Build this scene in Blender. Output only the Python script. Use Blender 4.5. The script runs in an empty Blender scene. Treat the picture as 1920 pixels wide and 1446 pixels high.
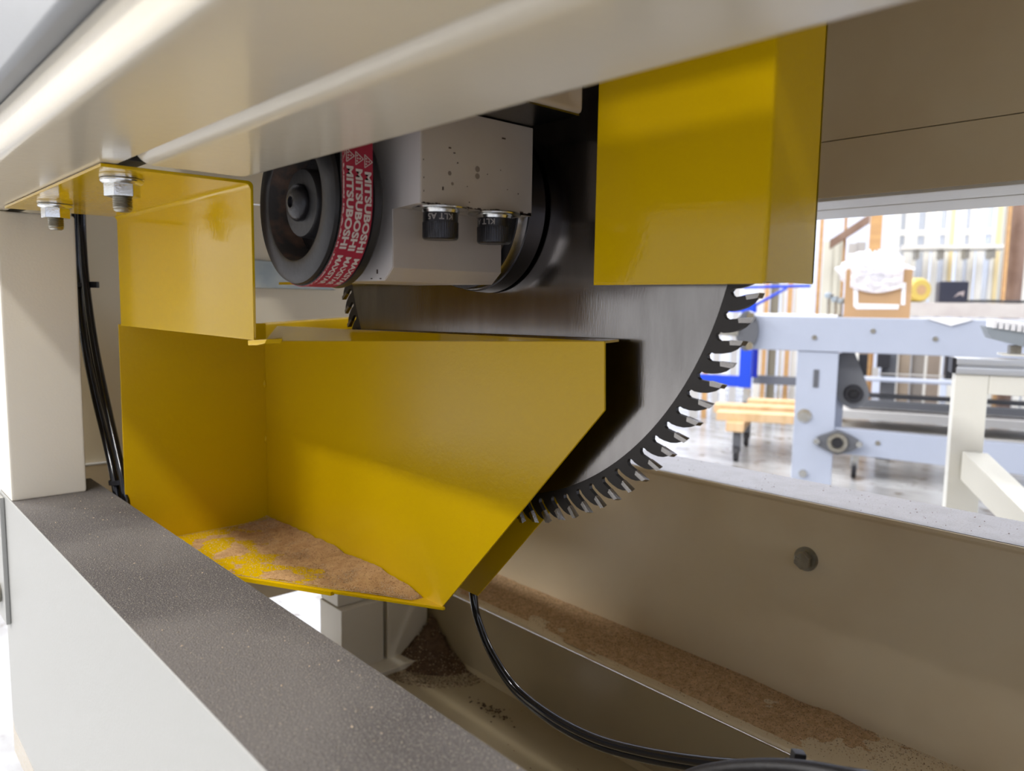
import bpy, bmesh, math, random
from mathutils import Vector, Matrix, noise
rnd = random.Random(7)
PI = math.pi
H = 0.90                      # camera height above the shop floor; machine z values below are measured from camera height
S = bpy.context.scene
COL = S.collection

# ------------------------------------------------------------------ camera, world, lights, exposure
RC = [[0.6702127660823827, -0.7366870081188991, -0.09003943718741621],
      [0.7420076571635443, 0.6676473063013341, 0.060594645796808524],
      [0.015475299378991303, -0.10742125700902008, 0.9940931488807941]]   # columns: right, forward, up
cam = bpy.data.cameras.new('camera'); camo = bpy.data.objects.new('camera', cam); COL.objects.link(camo)
cam.sensor_fit = 'HORIZONTAL'; cam.sensor_width = 36.0; cam.lens = 27.0
cam.clip_start = 0.01; cam.clip_end = 100
cm = Matrix(((RC[0][0], RC[0][2], -RC[0][1], 0), (RC[1][0], RC[1][2], -RC[1][1], 0), (RC[2][0], RC[2][2], -RC[2][1], H), (0, 0, 0, 1)))
camo.matrix_world = cm
cam.dof.use_dof = True; cam.dof.focus_distance = 0.68; cam.dof.aperture_fstop = 7.0
S.camera = camo
S.view_settings.view_transform = 'Standard'; S.view_settings.look = 'None'
S.view_settings.gamma = 1.0; S.view_settings.use_curve_mapping = False
S.view_settings.exposure = -0.12
w = bpy.data.worlds.new('world'); S.world = w; w.use_nodes = True
w.node_tree.nodes['Background'].inputs[0].default_value = (0.95, 0.97, 1.0, 1)
w.node_tree.nodes['Background'].inputs[1].default_value = 1.2

def area(name, loc, size, energy, rot=(0, 0, 0), color=(1, 0.985, 0.965)):
    l = bpy.data.lights.new(name, 'AREA'); l.shape = 'RECTANGLE'; l.size, l.size_y = size; l.energy = energy; l.color = color
    o = bpy.data.objects.new(name, l); COL.objects.link(o); o.location = loc; o.rotation_euler = rot
    return o
LAMPS = [(-8.6, -4.8), (-6.0, -4.8), (-8.6, -2.6), (-6.0, -2.6), (-3.6, -4.8), (-1.2, -2.6), (1.6, -2.6), (-4.0, 2.9), (-0.9, 2.9), (2.2, 2.9), (-4.0, 6.2), (-0.9, 6.2), (2.2, 6.2)]
for i, (lx, ly) in enumerate(LAMPS):
    area('ceiling_tube_light', (lx, ly, 4.91), (1.3, 0.34), (150 if lx > -3 else 280) if ly < 0 else 105)
area('door_daylight', (-4.8, -5.5, 0.95), (1.6, 1.9), 110, (-PI / 2, 0, 0), (0.95, 0.97, 1.0))


# ------------------------------------------------------------------ materials
MATS = {}
def mat(name, col, rough=0.5, metal=0.0, col2=None, nscale=20.0, ndetail=4, lo=0.35, hi=0.65, bump=0.0, bscale=300.0, stretch=None, coat=0.0,
        emit=0.0, spec=0.5, rvar=0.0, alpha=None, trans=0.0, speck=None):
    m = bpy.data.materials.new(name); m.use_nodes = True; nt = m.node_tree; b = nt.nodes['Principled BSDF']
    b.inputs['Base Color'].default_value = (*col, 1); b.inputs['Roughness'].default_value = rough; b.inputs['Metallic'].default_value = metal
    b.inputs['Specular IOR Level'].default_value = spec
    if coat: b.inputs['Coat Weight'].default_value = coat; b.inputs['Coat Roughness'].default_value = 0.06
    if trans: b.inputs['Transmission Weight'].default_value = trans
    if alpha is not None: b.inputs['Alpha'].default_value = alpha
    if emit: b.inputs['Emission Color'].default_value = (*col, 1); b.inputs['Emission Strength'].default_value = emit
    tc = nt.nodes.new('ShaderNodeTexCoord'); mp = nt.nodes.new('ShaderNodeMapping'); nt.links.new(tc.outputs['Object'], mp.inputs[0])
    if stretch: mp.inputs['Scale'].default_value = stretch
    if col2 is not None:
        n = nt.nodes.new('ShaderNodeTexNoise'); n.inputs['Scale'].default_value = nscale; n.inputs['Detail'].default_value = ndetail
        nt.links.new(mp.outputs[0], n.inputs['Vector'])
        r = nt.nodes.new('ShaderNodeValToRGB'); r.color_ramp.elements[0].position = lo; r.color_ramp.elements[1].position = hi
        r.color_ramp.elements[0].color = (*col, 1); r.color_ramp.elements[1].color = (*col2, 1)
        nt.links.new(n.outputs[0], r.inputs[0]); nt.links.new(r.outputs[0], b.inputs['Base Color'])
        if rvar:
            mr = nt.nodes.new('ShaderNodeMapRange'); mr.inputs[3].default_value = rough - rvar; mr.inputs[4].default_value = rough + rvar
            nt.links.new(n.outputs[0], mr.inputs[0]); nt.links.new(mr.outputs[0], b.inputs['Roughness'])
    if speck:                                     # (colour, scale, threshold)
        ns = nt.nodes.new('ShaderNodeTexNoise'); ns.inputs['Scale'].default_value = speck[1]; ns.inputs['Detail'].default_value = 2
        nt.links.new(mp.outputs[0], ns.inputs['Vector'])
        rs = nt.nodes.new('ShaderNodeMapRange'); rs.inputs[1].default_value = speck[2]; rs.inputs[2].default_value = speck[2] + 0.08
        nt.links.new(ns.outputs[0], rs.inputs[0])
        mxx = nt.nodes.new('ShaderNodeMix'); mxx.data_type = 'RGBA'; nt.links.new(rs.outputs[0], mxx.inputs['Factor'])
        if b.inputs['Base Color'].is_linked: nt.links.new(b.inputs['Base Color'].links[0].from_socket, mxx.inputs[6])
        else: mxx.inputs[6].default_value = (*col, 1)
        mxx.inputs[7].default_value = (*speck[0], 1); nt.links.new(mxx.outputs[2], b.inputs['Base Color'])
    if bump:
        n2 = nt.nodes.new('ShaderNodeTexNoise'); n2.inputs['Scale'].default_value = bscale; n2.inputs['Detail'].default_value = 3
        nt.links.new(mp.outputs[0], n2.inputs['Vector'])
        bp = nt.nodes.new('ShaderNodeBump'); bp.inputs['Strength'].default_value = bump; bp.inputs['Distance'].default_value = 0.001
        nt.links.new(n2.outputs[0], bp.inputs['Height']); nt.links.new(bp.outputs[0], b.inputs['Normal'])
    MATS[name] = m
    return m
CREAM = (0.66, 0.595, 0.475)
cream = mat('cream_paint', CREAM, 0.16, bump=0.10, bscale=140, spec=0.5)
cream2 = mat('cream_paint_satin', (0.74, 0.685, 0.575), 0.34, bump=0.12, bscale=420)
creamb = mat('dusty_cream_shade_tint', (0.74, 0.63, 0.45), 0.3, col2=(0.66, 0.53, 0.35), nscale=6, lo=0.45, hi=0.8, bump=0.1, bscale=200)  # interior cream, deepened to carry the brown of the shadows
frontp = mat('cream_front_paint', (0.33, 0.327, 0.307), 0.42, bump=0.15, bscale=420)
blockp = mat('spindle_paint', (0.48, 0.425, 0.365), 0.38, col2=(0.45, 0.385, 0.325), nscale=18, bump=0.15, bscale=160)
yellow = mat('yellow_paint', (0.66, 0.42, 0.002), 0.10, bump=0.10, bscale=230, spec=0.25)
yellow_in = mat('yellow_paint_hopper', (0.65, 0.41, 0.002), 0.2, bump=0.16, bscale=260, spec=0.25)
steel = mat('brushed_steel', (0.205, 0.193, 0.185), 0.18, 1.0, col2=(0.25, 0.237, 0.228), nscale=60, lo=0.3, hi=0.7, bump=0.05, bscale=500, stretch=(1.3, 1, 0.25), rvar=0.03)
rimst = mat('blade_rim_steel', (0.045, 0.042, 0.040), 0.42, 0.9, bump=0.1, bscale=700)
carb = mat('carbide', (0.30, 0.285, 0.27), 0.25, 1.0, bump=0.2, bscale=900)
polish = mat('polished_steel', (0.72, 0.70, 0.70), 0.16, 1.0, bump=0.1, bscale=200, stretch=(1, 20, 1))
darkst = mat('dark_machined_steel', (0.13, 0.12, 0.12), 0.28, 1.0, bump=0.1, bscale=400)
zinc = mat('zinc_plate', (0.72, 0.74, 0.76), 0.2, 1.0, col2=(0.62, 0.60, 0.54), nscale=60, bump=0.1, bscale=500)
oldzinc = mat('dull_zinc_plate', (0.45, 0.43, 0.38), 0.38, 1.0, col2=(0.35, 0.33, 0.28), nscale=90, bump=0.2, bscale=500)
galv = mat('galvanised_bar', (0.28, 0.31, 0.29), 0.4, 0.7, col2=(0.42, 0.42, 0.36), nscale=25, bump=0.1, bscale=200)
black = mat('black_oxide', (0.022, 0.021, 0.024), 0.30, 0.5, bump=0.25, bscale=500, spec=0.6)
blackh = mat('black_hose', (0.006, 0.006, 0.008), 0.12, bump=0.05, bscale=90, spec=0.6)
pulm = mat('pulley_iron', (0.016, 0.0155, 0.017), 0.42, 0.3, col2=(0.028, 0.026, 0.027), nscale=30, bump=0.2, bscale=250)
rust = mat('rusty_bore', (0.05, 0.043, 0.04), 0.6, 0.3, col2=(0.20, 0.11, 0.07), nscale=60, lo=0.45, hi=0.75, bump=0.3, bscale=200)
beltr = mat('belt_red_fabric', (0.34, 0.012, 0.035), 0.8, bump=0.3, bscale=1600)
beltk = mat('belt_black_edge', (0.02, 0.018, 0.017), 0.75, col2=(0.10, 0.08, 0.06), nscale=500, lo=0.5, hi=0.8, bump=0.6, bscale=900)
belt_t = mat('belt_print', (0.60, 0.52, 0.48), 0.8)
mark_t = mat('bolt_stamp', (0.28, 0.25, 0.23), 0.6)
dustbeam = mat('dusty_grey_top', (0.062, 0.053, 0.050), 0.75, col2=(0.115, 0.102, 0.094), nscale=5, ndetail=5, lo=0.40, hi=0.58, bump=0.9, bscale=900, speck=((0.19, 0.17, 0.145), 700, 0.57))
dustm = mat('sawdust', (0.74, 0.52, 0.31), 0.95, col2=(0.52, 0.34, 0.18), nscale=160, lo=0.35, hi=0.7, bump=1.0, bscale=1200, speck=((0.16, 0.09, 0.05), 600, 0.60))
chipm = mat('wood_chip', (0.55, 0.42, 0.28), 0.9)
chipd = mat('dark_wood_chip', (0.22, 0.13, 0.07), 0.9)
chipg = mat('grey_dust_grain', (0.19, 0.17, 0.145), 0.85)
white = mat('lit_edge_white', (0.8, 0.8, 0.78), 0.4)

# ------------------------------------------------------------------ mesh builder
class MB:
    def __init__(s, M=None): s.v = []; s.f = []; s.mi = []; s.M = M
    def add(s, vs, fs, mi=0):
        n = len(s.v)
        s.v += [s.M @ Vector(v) if s.M else Vector(v) for v in vs]
        s.f += [tuple(i + n for i in f) for f in fs]; s.mi += [mi] * len(fs)
        return s
    def box(s, x0, x1, y0, y1, z0, z1, mi=0):
        return s.add([(x, y, z) for x in (x0, x1) for y in (y0, y1) for z in (z0, z1)],
                     [(0, 1, 3, 2), (4, 6, 7, 5), (0, 4, 5, 1), (2, 3, 7, 6), (0, 2, 6, 4), (1, 5, 7, 3)], mi)
    def prism(s, pts, axis, a, b, mi=0):
        def P(p, t):
            return {'x': (t, p[0], p[1]), 'y': (p[0], t, p[1]), 'z': (p[0], p[1], t)}[axis]
        n = len(pts)
        return s.add([P(p, a) for p in pts] + [P(p, b) for p in pts],
                     [tuple(range(n))[::-1], tuple(range(n, 2 * n))] + [(i, (i + 1) % n, n + (i + 1) % n, n + i) for i in range(n)], mi)
    def sheet(s, pts, t, mi=0):                       # flat polygon in 3-D thickened by vector t
        n = len(pts); pts = [Vector(p) for p in pts]; t = Vector(t)
        return s.add(pts + [p + t for p in pts], [tuple(range(n))[::-1], tuple(range(n, 2 * n))] + [(i, (i + 1) % n, n + (i + 1) % n, n + i) for i in range(n)], mi)
    def lathe(s, prof, o, ax, seg=48, mi=0, mis=None, capa=True, capb=True):   # prof: (t along ax, radius)
        o = Vector(o); ax = Vector(ax).normalized(); u = ax.orthogonal().normalized(); w_ = ax.cross(u)
        vs = []
        for t, r in prof:
            for k in range(seg):
                a = 2 * PI * k / seg; vs.append(o + ax * t + (u * math.cos(a) + w_ * math.sin(a)) * r)
        n = len(s.v); s.v += [s.M @ v if s.M else v for v in vs]
        for j in range(len(prof) - 1):
            for k in range(seg):
                k2 = (k + 1) % seg
                s.f.append((n + j * seg + k, n + j * seg + k2, n + (j + 1) * seg + k2, n + (j + 1) * seg + k)); s.mi.append(mis[j] if mis else mi)
        if capa: s.f.append(tuple(n + k for k in range(seg))[::-1]); s.mi.append(mi)
        if capb: s.f.append(tuple(n + (len(prof) - 1) * seg + k for k in range(seg))); s.mi.append(mi)
        return s
    def cyl(s, a, b, r, seg=24, mi=0):
        a = Vector(a); b = Vector(b); return s.lathe([(0, r), ((b - a).length, r)], a, b - a, seg, mi)
    def tube(s, path, r, seg=10, mi=0):
        path = [Vector(p) for p in path]; n0 = len(s.v); t0 = (path[1] - path[0]).normalized(); u = t0.orthogonal().normalized()
        for i, p in enumerate(path):
            t = (path[min(i + 1, len(path) - 1)] - path[max(i - 1, 0)]).normalized()
            u = (u - t * u.dot(t)).normalized(); w_ = t.cross(u)
            for k in range(seg):
                a = 2 * PI * k / seg; q = p + (u * math.cos(a) + w_ * math.sin(a)) * r; s.v.append(s.M @ q if s.M else q)
        for i in range(len(path) - 1):
            for k in range(seg):
                k2 = (k + 1) % seg; s.f.append((n0 + i * seg + k, n0 + i * seg + k2, n0 + (i + 1) * seg + k2, n0 + (i + 1) * seg + k)); s.mi.append(mi)
        m = n0 + (len(path) - 1) * seg
        s.f += [tuple(n0 + k for k in range(seg))[::-1], tuple(m + k for k in range(seg))]; s.mi += [mi, mi]
        return s
ORG = {}
def smooth_angle(me, ang=0.6):
    me.set_sharp_from_angle(angle=ang) if hasattr(me, 'set_sharp_from_angle') else None
def obj(name, mb, mats, parent=None, bevel=0.0, seg=2, org=None, smooth=True, kind=None, label=None, cat=None, group=None, ang=0.6):
    me = bpy.data.meshes.new(name)
    bm = bmesh.new(); vs = [bm.verts.new(v) for v in mb.v]
    for f, mi in zip(mb.f, mb.mi):
        try: fc = bm.faces.new([vs[i] for i in f]); fc.material_index = mi
        except ValueError: pass
    bmesh.ops.recalc_face_normals(bm, faces=bm.faces)
    if bevel:
        es = [e for e in bm.edges if len(e.link_faces) == 2 and e.calc_face_angle(0) > 0.5]
        bmesh.ops.bevel(bm, geom=es, offset=bevel, segments=seg, affect='EDGES', profile=0.5, clamp_overlap=True)
    if smooth:
        for f in bm.faces: f.smooth = True
    bm.to_mesh(me); bm.free()
    if smooth: smooth_angle(me, ang)
    for m in (mats if isinstance(mats, (list, tuple)) else [mats]): me.materials.append(m)
    o = bpy.data.objects.new(name, me); COL.objects.link(o)
    if bevel and smooth:
        wn = o.modifiers.new('weighted_normal', 'WEIGHTED_NORMAL'); wn.keep_sharp = True; wn.weight = 100
    if parent is not None:
        base = ORG[parent.name] if org is None else Vector(org)
        o.parent = parent; o.location = base - ORG[parent.name]
    else:
        if org is None:
            xs = [v.co for v in me.vertices]
            base = Vector(((min(v.x for v in xs) + max(v.x for v in xs)) / 2, (min(v.y for v in xs) + max(v.y for v in xs)) / 2, min(v.z for v in xs)))
        else: base = Vector(org)
        o.location = base + Vector((0, 0, H))
    me.transform(Matrix.Translation(-base)); ORG[o.name] = base
    if kind: o['kind'] = kind
    if label: o['label'] = label
    if cat: o['category'] = cat
    if group: o['group'] = group
    return o
def thing(name, label, cat, loc, group=None, rot=0.0):
    o = bpy.data.objects.new(name, None); COL.objects.link(o); o.empty_display_size = 0.05
    o.location = Vector(loc) + Vector((0, 0, H)); ORG[o.name] = Vector(loc)
    o['label'] = label; o['category'] = cat
    if group: o['group'] = group
    return o
def catmull(pts, n=8):
    P = [Vector(p) for p in pts]; P = [2 * P[0] - P[1]] + P + [2 * P[-1] - P[-2]]; out = []
    for i in range(1, len(P) - 2):
        for k in range(n):
            t = k / n; a, b, c, d = P[i - 1:i + 3]
            out.append(0.5 * ((2 * b) + (c - a) * t + (2 * a - 5 * b + 4 * c - d) * t * t + (3 * b - a - 3 * c + d) * t ** 3))
    out.append(P[-2]); return out
def text_mesh(body, size, bold=0.0, spacing=1.0, res=3):
    cu = bpy.data.curves.new('txt', 'FONT'); cu.body = body; cu.size = size; cu.offset = bold; cu.space_character = spacing; cu.resolution_u = res
    to = bpy.data.objects.new('txt', cu); COL.objects.link(to); dg = bpy.context.evaluated_depsgraph_get(); dg.update()
    me = bpy.data.meshes.new_from_object(to.evaluated_get(dg))
    vs = [v.co.copy() for v in me.vertices]; fs = [tuple(p.vertices) for p in me.polygons]
    bpy.data.objects.remove(to); bpy.data.curves.remove(cu); bpy.data.meshes.remove(me)
    return vs, fs

# ------------------------------------------------------------------ shop: floor, walls, ceiling
def floor_material():
    m = bpy.data.materials.new('stained_concrete'); m.use_nodes = True; nt = m.node_tree; b = nt.nodes['Principled BSDF']
    tc = nt.nodes.new('ShaderNodeTexCoord')
    n1 = nt.nodes.new('ShaderNodeTexNoise'); n1.inputs['Scale'].default_value = 1.3; n1.inputs['Detail'].default_value = 8; n1.inputs['Roughness'].default_value = 0.62
    mp = nt.nodes.new('ShaderNodeMapping'); mp.inputs['Scale'].default_value = (1.0, 2.2, 1)
    nt.links.new(tc.outputs['Object'], mp.inputs[0]); nt.links.new(mp.outputs[0], n1.inputs['Vector'])
    r1 = nt.nodes.new('ShaderNodeValToRGB'); e = r1.color_ramp.elements
    e[0].position = 0.45; e[0].color = (0.46, 0.47, 0.485, 1); e[1].position = 0.68; e[1].color = (0.25, 0.235, 0.225, 1)
    nt.links.new(n1.outputs[0], r1.inputs[0])
    n2 = nt.nodes.new('ShaderNodeTexNoise'); n2.inputs['Scale'].default_value = 9; n2.inputs['Detail'].default_value = 5
    nt.links.new(tc.outputs['Object'], n2.inputs['Vector'])
    r2 = nt.nodes.new('ShaderNodeValToRGB'); r2.color_ramp.elements[0].position = 0.60; r2.color_ramp.elements[0].color = (1, 1, 1, 1)
    r2.color_ramp.elements[1].position = 0.66; r2.color_ramp.elements[1].color = (0.45, 0.38, 0.33, 1)
    nt.links.new(n2.outputs[0], r2.inputs[0])
    mx = nt.nodes.new('ShaderNodeMix'); mx.data_type = 'RGBA'; mx.blend_type = 'MULTIPLY'; mx.inputs['Factor'].default_value = 1
    nt.links.new(r1.outputs[0], mx.inputs[6]); nt.links.new(r2.outputs[0], mx.inputs[7]); nt.links.new(mx.outputs[2], b.inputs['Base Color'])
    b.inputs['Roughness'].default_value = 0.22
    mr = nt.nodes.new('ShaderNodeMapRange'); mr.inputs[3].default_value = 0.38; mr.inputs[4].default_value = 0.12
    nt.links.new(n1.outputs[0], mr.inputs[0]); nt.links.new(mr.outputs[0], b.inputs['Roughness'])
    return m
FL = -H
obj('floor', MB().box(-14, 12, -9, 14, FL - 0.1, FL), floor_material(), kind='structure', smooth=False)
ceilm = mat('ceiling_panel', (0.78, 0.79, 0.82), 0.7)
wallm = mat('shop_wall', (0.66, 0.72, 0.88), 0.6, col2=(0.72, 0.77, 0.90), nscale=1.5)
obj('ceiling', MB().box(-11.1, 4.7, -5.7, 9.5, 4.1, 4.2), ceilm, kind='structure', smooth=False)
wallg = mat('grey_shop_wall', (0.30, 0.30, 0.31), 0.7)
obj('wall_right', MB().box(4.6, 4.7, -5.6, 9.5, FL, 4.1), wallm, kind='structure', smooth=False)
obj('wall_left', MB().box(-11.1, -11.0, -5.6, 9.5, FL, 4.1), wallg, kind='structure', smooth=False)
wf = MB().box(-11, -5.6, -5.7, -5.6, FL, 4.1).box(-4.0, 4.6, -5.7, -5.6, FL, 4.1).box(-5.6, -4.0, -5.7, -5.6, 1.0, 4.1)
obj('wall_front', wf, wallg, kind='structure', smooth=False)
# lamps
lampm = mat('lamp_diffuser', (1.0, 0.98, 0.94), 0.5, emit=5.0)
lampw = mat('lamp_housing', (0.8, 0.8, 0.8), 0.4)
for i, (lx, ly) in enumerate(LAMPS):
    t = thing('ceiling_lamp', 'white strip lamp hanging under the shop ceiling', 'lamp', (lx, ly, 4.03), 'strip lamps under the ceiling')
    obj('housing', MB().box(lx - .68, lx + .68, ly - .19, ly + .19, 4.05, 4.1), lampw, t)
    obj('diffuser', MB().box(lx - .65, lx + .65, ly - .17, ly + .17, 4.03, 4.049), lampm, t)

# ------------------------------------------------------------------ machine frame
fr = thing('machine_frame', 'large cream painted steel saw frame of beams, posts and panels around the blade', 'machine', (-0.1, 0.5, -0.60))
XR = 2.0
ub = MB().prism([(0.0925, 0.098), (0.0955, 0.0915), (0.101, 0.09), (0.160, 0.09), (0.160, 0.117), (0.0925, 0.117)], 'x', -1.45, XR)
obj('upper_front_beam', ub, cream, fr, bevel=0.0012, seg=2)
tlip = MB().prism([(0.0815, 0.117), (0.0815, 0.119), (0.166, 0.119), (0.166, 0.117)], 'x', -1.45, XR)
castm = mat('grey_cast_table', (0.20, 0.205, 0.21), 0.4)
tl = MB().box(-1.45, XR, 0.0815, 0.166, 0.1175, 0.160)
obj('table_edge', tl, castm, fr, bevel=0.004, seg=3)
obj('square_tube', MB().box(-0.5795, XR, 0.1665, 0.2535, 0.0895, 0.36), cream, fr, bevel=0.013, seg=5)
obj('corner_post', MB().box(-1.10, -0.99, 0.1492, 0.225, -0.2292, 0.0898), cream2, fr, bevel=0.003)
obj('lower_front_beam', MB().prism([(-1.062, -0.2291), (XR, -0.2291), (XR, -0.524), (-1.050, -0.524), (-1.062, -0.512)], 'y', 0.1488, 0.2463), frontp, fr, bevel=0.002)
obj('end_cover_plate', MB().box(-1.30, -1.031, 0.1436, 0.1486, -0.384, -0.232), frontp, fr, bevel=0.001)
b_ = MB().lathe([(0, .011), (.002, .012), (.007, .012), (.009, .009)], (-1.060, 0.1436, -0.352), (0, -1, 0), 24)
obj('cover_bolt', b_, oldzinc, fr)
# grey dusty top of the lower front beam
dt = MB().box(-1.060, XR, 0.1500, 0.2455, -0.2292, -0.2286)
# rear lower channel
obj('lower_rear_channel', MB().prism([(0.86, -0.477), (0.86, -0.237), (0.857, -0.2335), (0.857, -0.2291), (0.962, -0.2291), (0.962, -0.235), (0.867, -0.235), (0.867, -0.483), (0.756, -0.483), (0.754, -0.480), (0.756, -0.477)], 'x', -1.146, XR),
    creamb, fr, bevel=0.0008)
obj('channel_top', MB().box(-1.146, XR, 0.859, 0.961, -0.2289, -0.2284), mat('pale_dusty_flange', (0.30, 0.295, 0.32), 0.4, col2=(0.25, 0.245, 0.26), nscale=40, lo=0.45, hi=0.75, bump=0.5, bscale=900, speck=((0.20, 0.18, 0.17), 500, 0.60)), fr)
# rear upper beam
ru = MB().box(-1.146, XR, 0.860, 1.03, 0.1865, 0.36)
obj('upper_rear_beam', ru, creamb, fr, bevel=0.0015)
obj('facing_plate', MB().box(-1.146, XR, 0.8592, 0.866, 0.1235, 0.1858), creamb, fr, bevel=0.001)
rawm = mat('rough_aluminium_rail', (0.70, 0.69, 0.67), 0.38, 0.2, bump=0.9, bscale=45, stretch=(1, 6, 6))
obj('rail_strip', MB().box(-1.146, XR, 0.861, 0.930, 0.119, 0.1865), rawm, fr, bevel=0.003)
obj('rail_strip', MB().box(-1.146, XR, 0.939, 1.03, 0.119, 0.1865), rawm, fr, bevel=0.003)
# left end: panel, crossbeam
panelm = mat('end_panel_paint', (0.86, 0.77, 0.58), 0.4)
obj('end_or_added_panel', MB().box(-1.158, -1.152, 0.155, 0.86, -0.2285, 0.1425), panelm, fr, bevel=0.001)
obj('gap_shade_bar', MB().box(-1.10, -0.581, 0.1605, 0.180, 0.0935, 0.36), black, fr)  # black bar put in as the shadow between beam and tube
obj('end_or_added_panel', MB().box(-1.158, -1.1515, 0.155, 0.86, 0.1435, 0.36), panelm, fr, bevel=0.001)
obj('end_crossbeam', MB().box(-1.24, -1.143, 0.250, 0.858, -0.481, -0.2291), creamb, fr, bevel=0.003)
obj('crossbeam_lit_edge', MB().box(-1.1515, -1.1425, 0.16, 0.856, -0.2289, -0.2270), white, fr)  # white strip paints the lit top edge of the crossbeam
obj('galvanised_bar', MB().prism([(0.47, 0.060), (0.560, 0.057), (0.640, 0.016), (0.47, 0.016)], 'x', -1.151, -1.142), galv, fr, bevel=0.001)
obj('end_or_added_panel', MB().box(XR - .006, XR, 0.2536, 0.858, -0.2285, 0.36), panelm, fr)  # unseen right end panel, added to keep light out of the bay
obj('lower_front_beam', MB().box(XR, XR + .1, 0.15, 0.962, -.524, -.2295), frontp, fr, bevel=.002)
# rear left leg
leg = thing  # naming only
obj('support_leg', MB().box(-1.10, -1.03, 0.5815, 0.6590, -0.5935, -0.4835), cream2, fr, bevel=0.002)
obj('support_leg', MB().box(-1.10, -1.045, 0.5835, 0.6590, -0.483, -0.23), cream2, fr, bevel=0.002)
obj('support_leg', MB().box(-1.10, -1.028, 0.6640, 0.7450, -0.5935, -0.23), cream2, fr, bevel=0.002)
obj('leg_foot', MB().box(-1.10, -0.992, 0.585, 0.742, -0.5938, -0.5855), cream2, fr, bevel=0.001)
# unseen roof plate, added to keep the saw bay in shade
tt = MB().box(-1.45, XR, 0.2535, 1.10, 0.3605, 0.385)
obj('bay_shade_roof', tt, cream2, fr, bevel=0.002)

# catch pan
pan = thing('catch_pan', 'shallow beige sheet metal tray below the saw blade with dust flecks', 'tray', (-0.1, 0.45, -0.596))
panm = mat('beige_pan_paint', (0.40, 0.33, 0.21), 0.16, col2=(0.35, 0.28, 0.18), nscale=5, lo=0.4, hi=0.8, bump=0.12, bscale=120)
obj('pan_floor', MB().box(-1.14, XR, 0.16, 0.757, -0.5965, -0.5942), panm, pan)
obj('pan_wall', MB().prism([(0.7565, -0.5941), (0.7565, -0.4835), (0.7535, -0.4835), (0.7535, -0.588), (0.748, -0.5941)], 'x', -1.10, XR), panm, pan)
obj('pan_wall', MB().box(-1.14, XR, 0.160, 0.163, -0.5941, -0.525), panm, pan)

# ------------------------------------------------------------------ yellow bracket with flange nuts
br = thing('yellow_bracket', 'bent yellow steel bracket bolted under the upper beam by two flange nuts', 'bracket', (-0.76, 0.25, -0.034))
R_ = 0.004
pr = [(0.149, 0.0895), (0.2558 - R_, 0.0895)] + [(0.2558 - R_ + R_ * math.sin(a), 0.0895 - R_ + R_ * math.cos(a)) for a in (0.4, 0.8, 1.2)] + \
     [(0.2558, 0.0895 - R_), (0.2558, -0.0325), (0.2535, -0.0325), (0.2535, 0.083)] + [(0.2515, 0.0867), (0.2495, 0.0871), (0.149, 0.0871)]
obj('bent_plate', MB().prism(pr, 'x', -0.934, -0.5815), yellow, br, bevel=0.0005, seg=2)
obj('weld_tab', MB().prism([(-0.5825, -0.0325), (-0.548, -0.030), (-0.552, -0.0335), (-0.565, -0.0355), (-0.5825, -0.0365)], 'y', 0.249, 0.262), yellow, br, bevel=0.0006)
def flange_nut(x, y, z, rot):
    f = MB().lathe([(0, .0146), (.0012, .0149), (.0024, .0144), (.004, .0122)], (x, y, z), (0, 0, -1), 40)
    hx = [(x + .0124 * math.cos(rot + k * PI / 3), y + .0124 * math.sin(rot + k * PI / 3)) for k in range(6)]
    f.prism(hx, 'z', z - .0030, z - .0128)
    n = obj('flange_nut', f, zinc, br, org=(x, y, z), bevel=0.0007, seg=2)
    prof = [(0.010, .0055)]
    for k in range(7): prof += [(.0125 + k * .0013, .0070), (.01315 + k * .0013, .0061)]
    prof += [(.0222, .0064), (.0236, .0045)]
    obj('threaded_stud', MB().lathe(prof, (x, y, z), (0, 0, -1), 28), oldzinc, br, org=(x, y, z))
    obj('washer', MB().lathe([(0, .0150), (.0014, .0150)], (x, y, z + .0018), (0, 0, -1), 40), zinc, br, org=(x, y, z))
flange_nut(-0.6221, 0.1734, 0.0855, 0.35)
flange_nut(-0.8426, 0.1752, 0.0855, 0.1)

# ------------------------------------------------------------------ yellow sawdust hopper
hp = thing('dust_hopper', 'yellow sheet metal dust chute with a sloping cut edge below the blade', 'chute', (-0.75, 0.38, -0.294))
zf = -0.2916
F0 = [(-0.953, -0.0545), (-0.374, -0.0273), (-0.372, -0.0786), (-0.5700, -0.2925), (-0.953, zf)]
obj('front_plate', MB().prism([(x, z) for x, z in F0], 'y', 0.430, 0.432), yellow_in, hp, bevel=0.0006)
ygl = mat('glossy_yellow_flange', (0.50, 0.31, 0.002), 0.10, bump=0.06, bscale=230, spec=0.6, coat=1.0)
obj('top_flange', MB().sheet([(-0.953, 0.431, -0.0542), (-0.376, 0.431, -0.0273), (-0.374, 0.4465, -0.0262), (-0.953, 0.4475, -0.0352)], (0, 0, -0.0018)), ygl, hp)
obj('side_plate', MB().box(-0.955, -0.953, 0.2562, 0.432, zf, -0.0315), yellow_in, hp, bevel=0.0004)
obj('floor_plate', MB().sheet([(-0.953, 0.2562, zf), (-0.874, 0.2562, zf), (-0.776, 0.312, zf), (-0.674, 0.3685, zf), (-0.567, 0.4295, zf), (-0.567, 0.432, zf), (-0.953, 0.432, zf)], (0, 0, -0.003)), yellow_in, hp, bevel=0.0005)
obj('seam_tab', MB().prism([(-0.812, 0.2965), (-0.672, 0.3715), (-0.672, 0.3675), (-0.808, 0.294)], 'z', zf - .0045, zf - .0005), yellow_in, hp)
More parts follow.
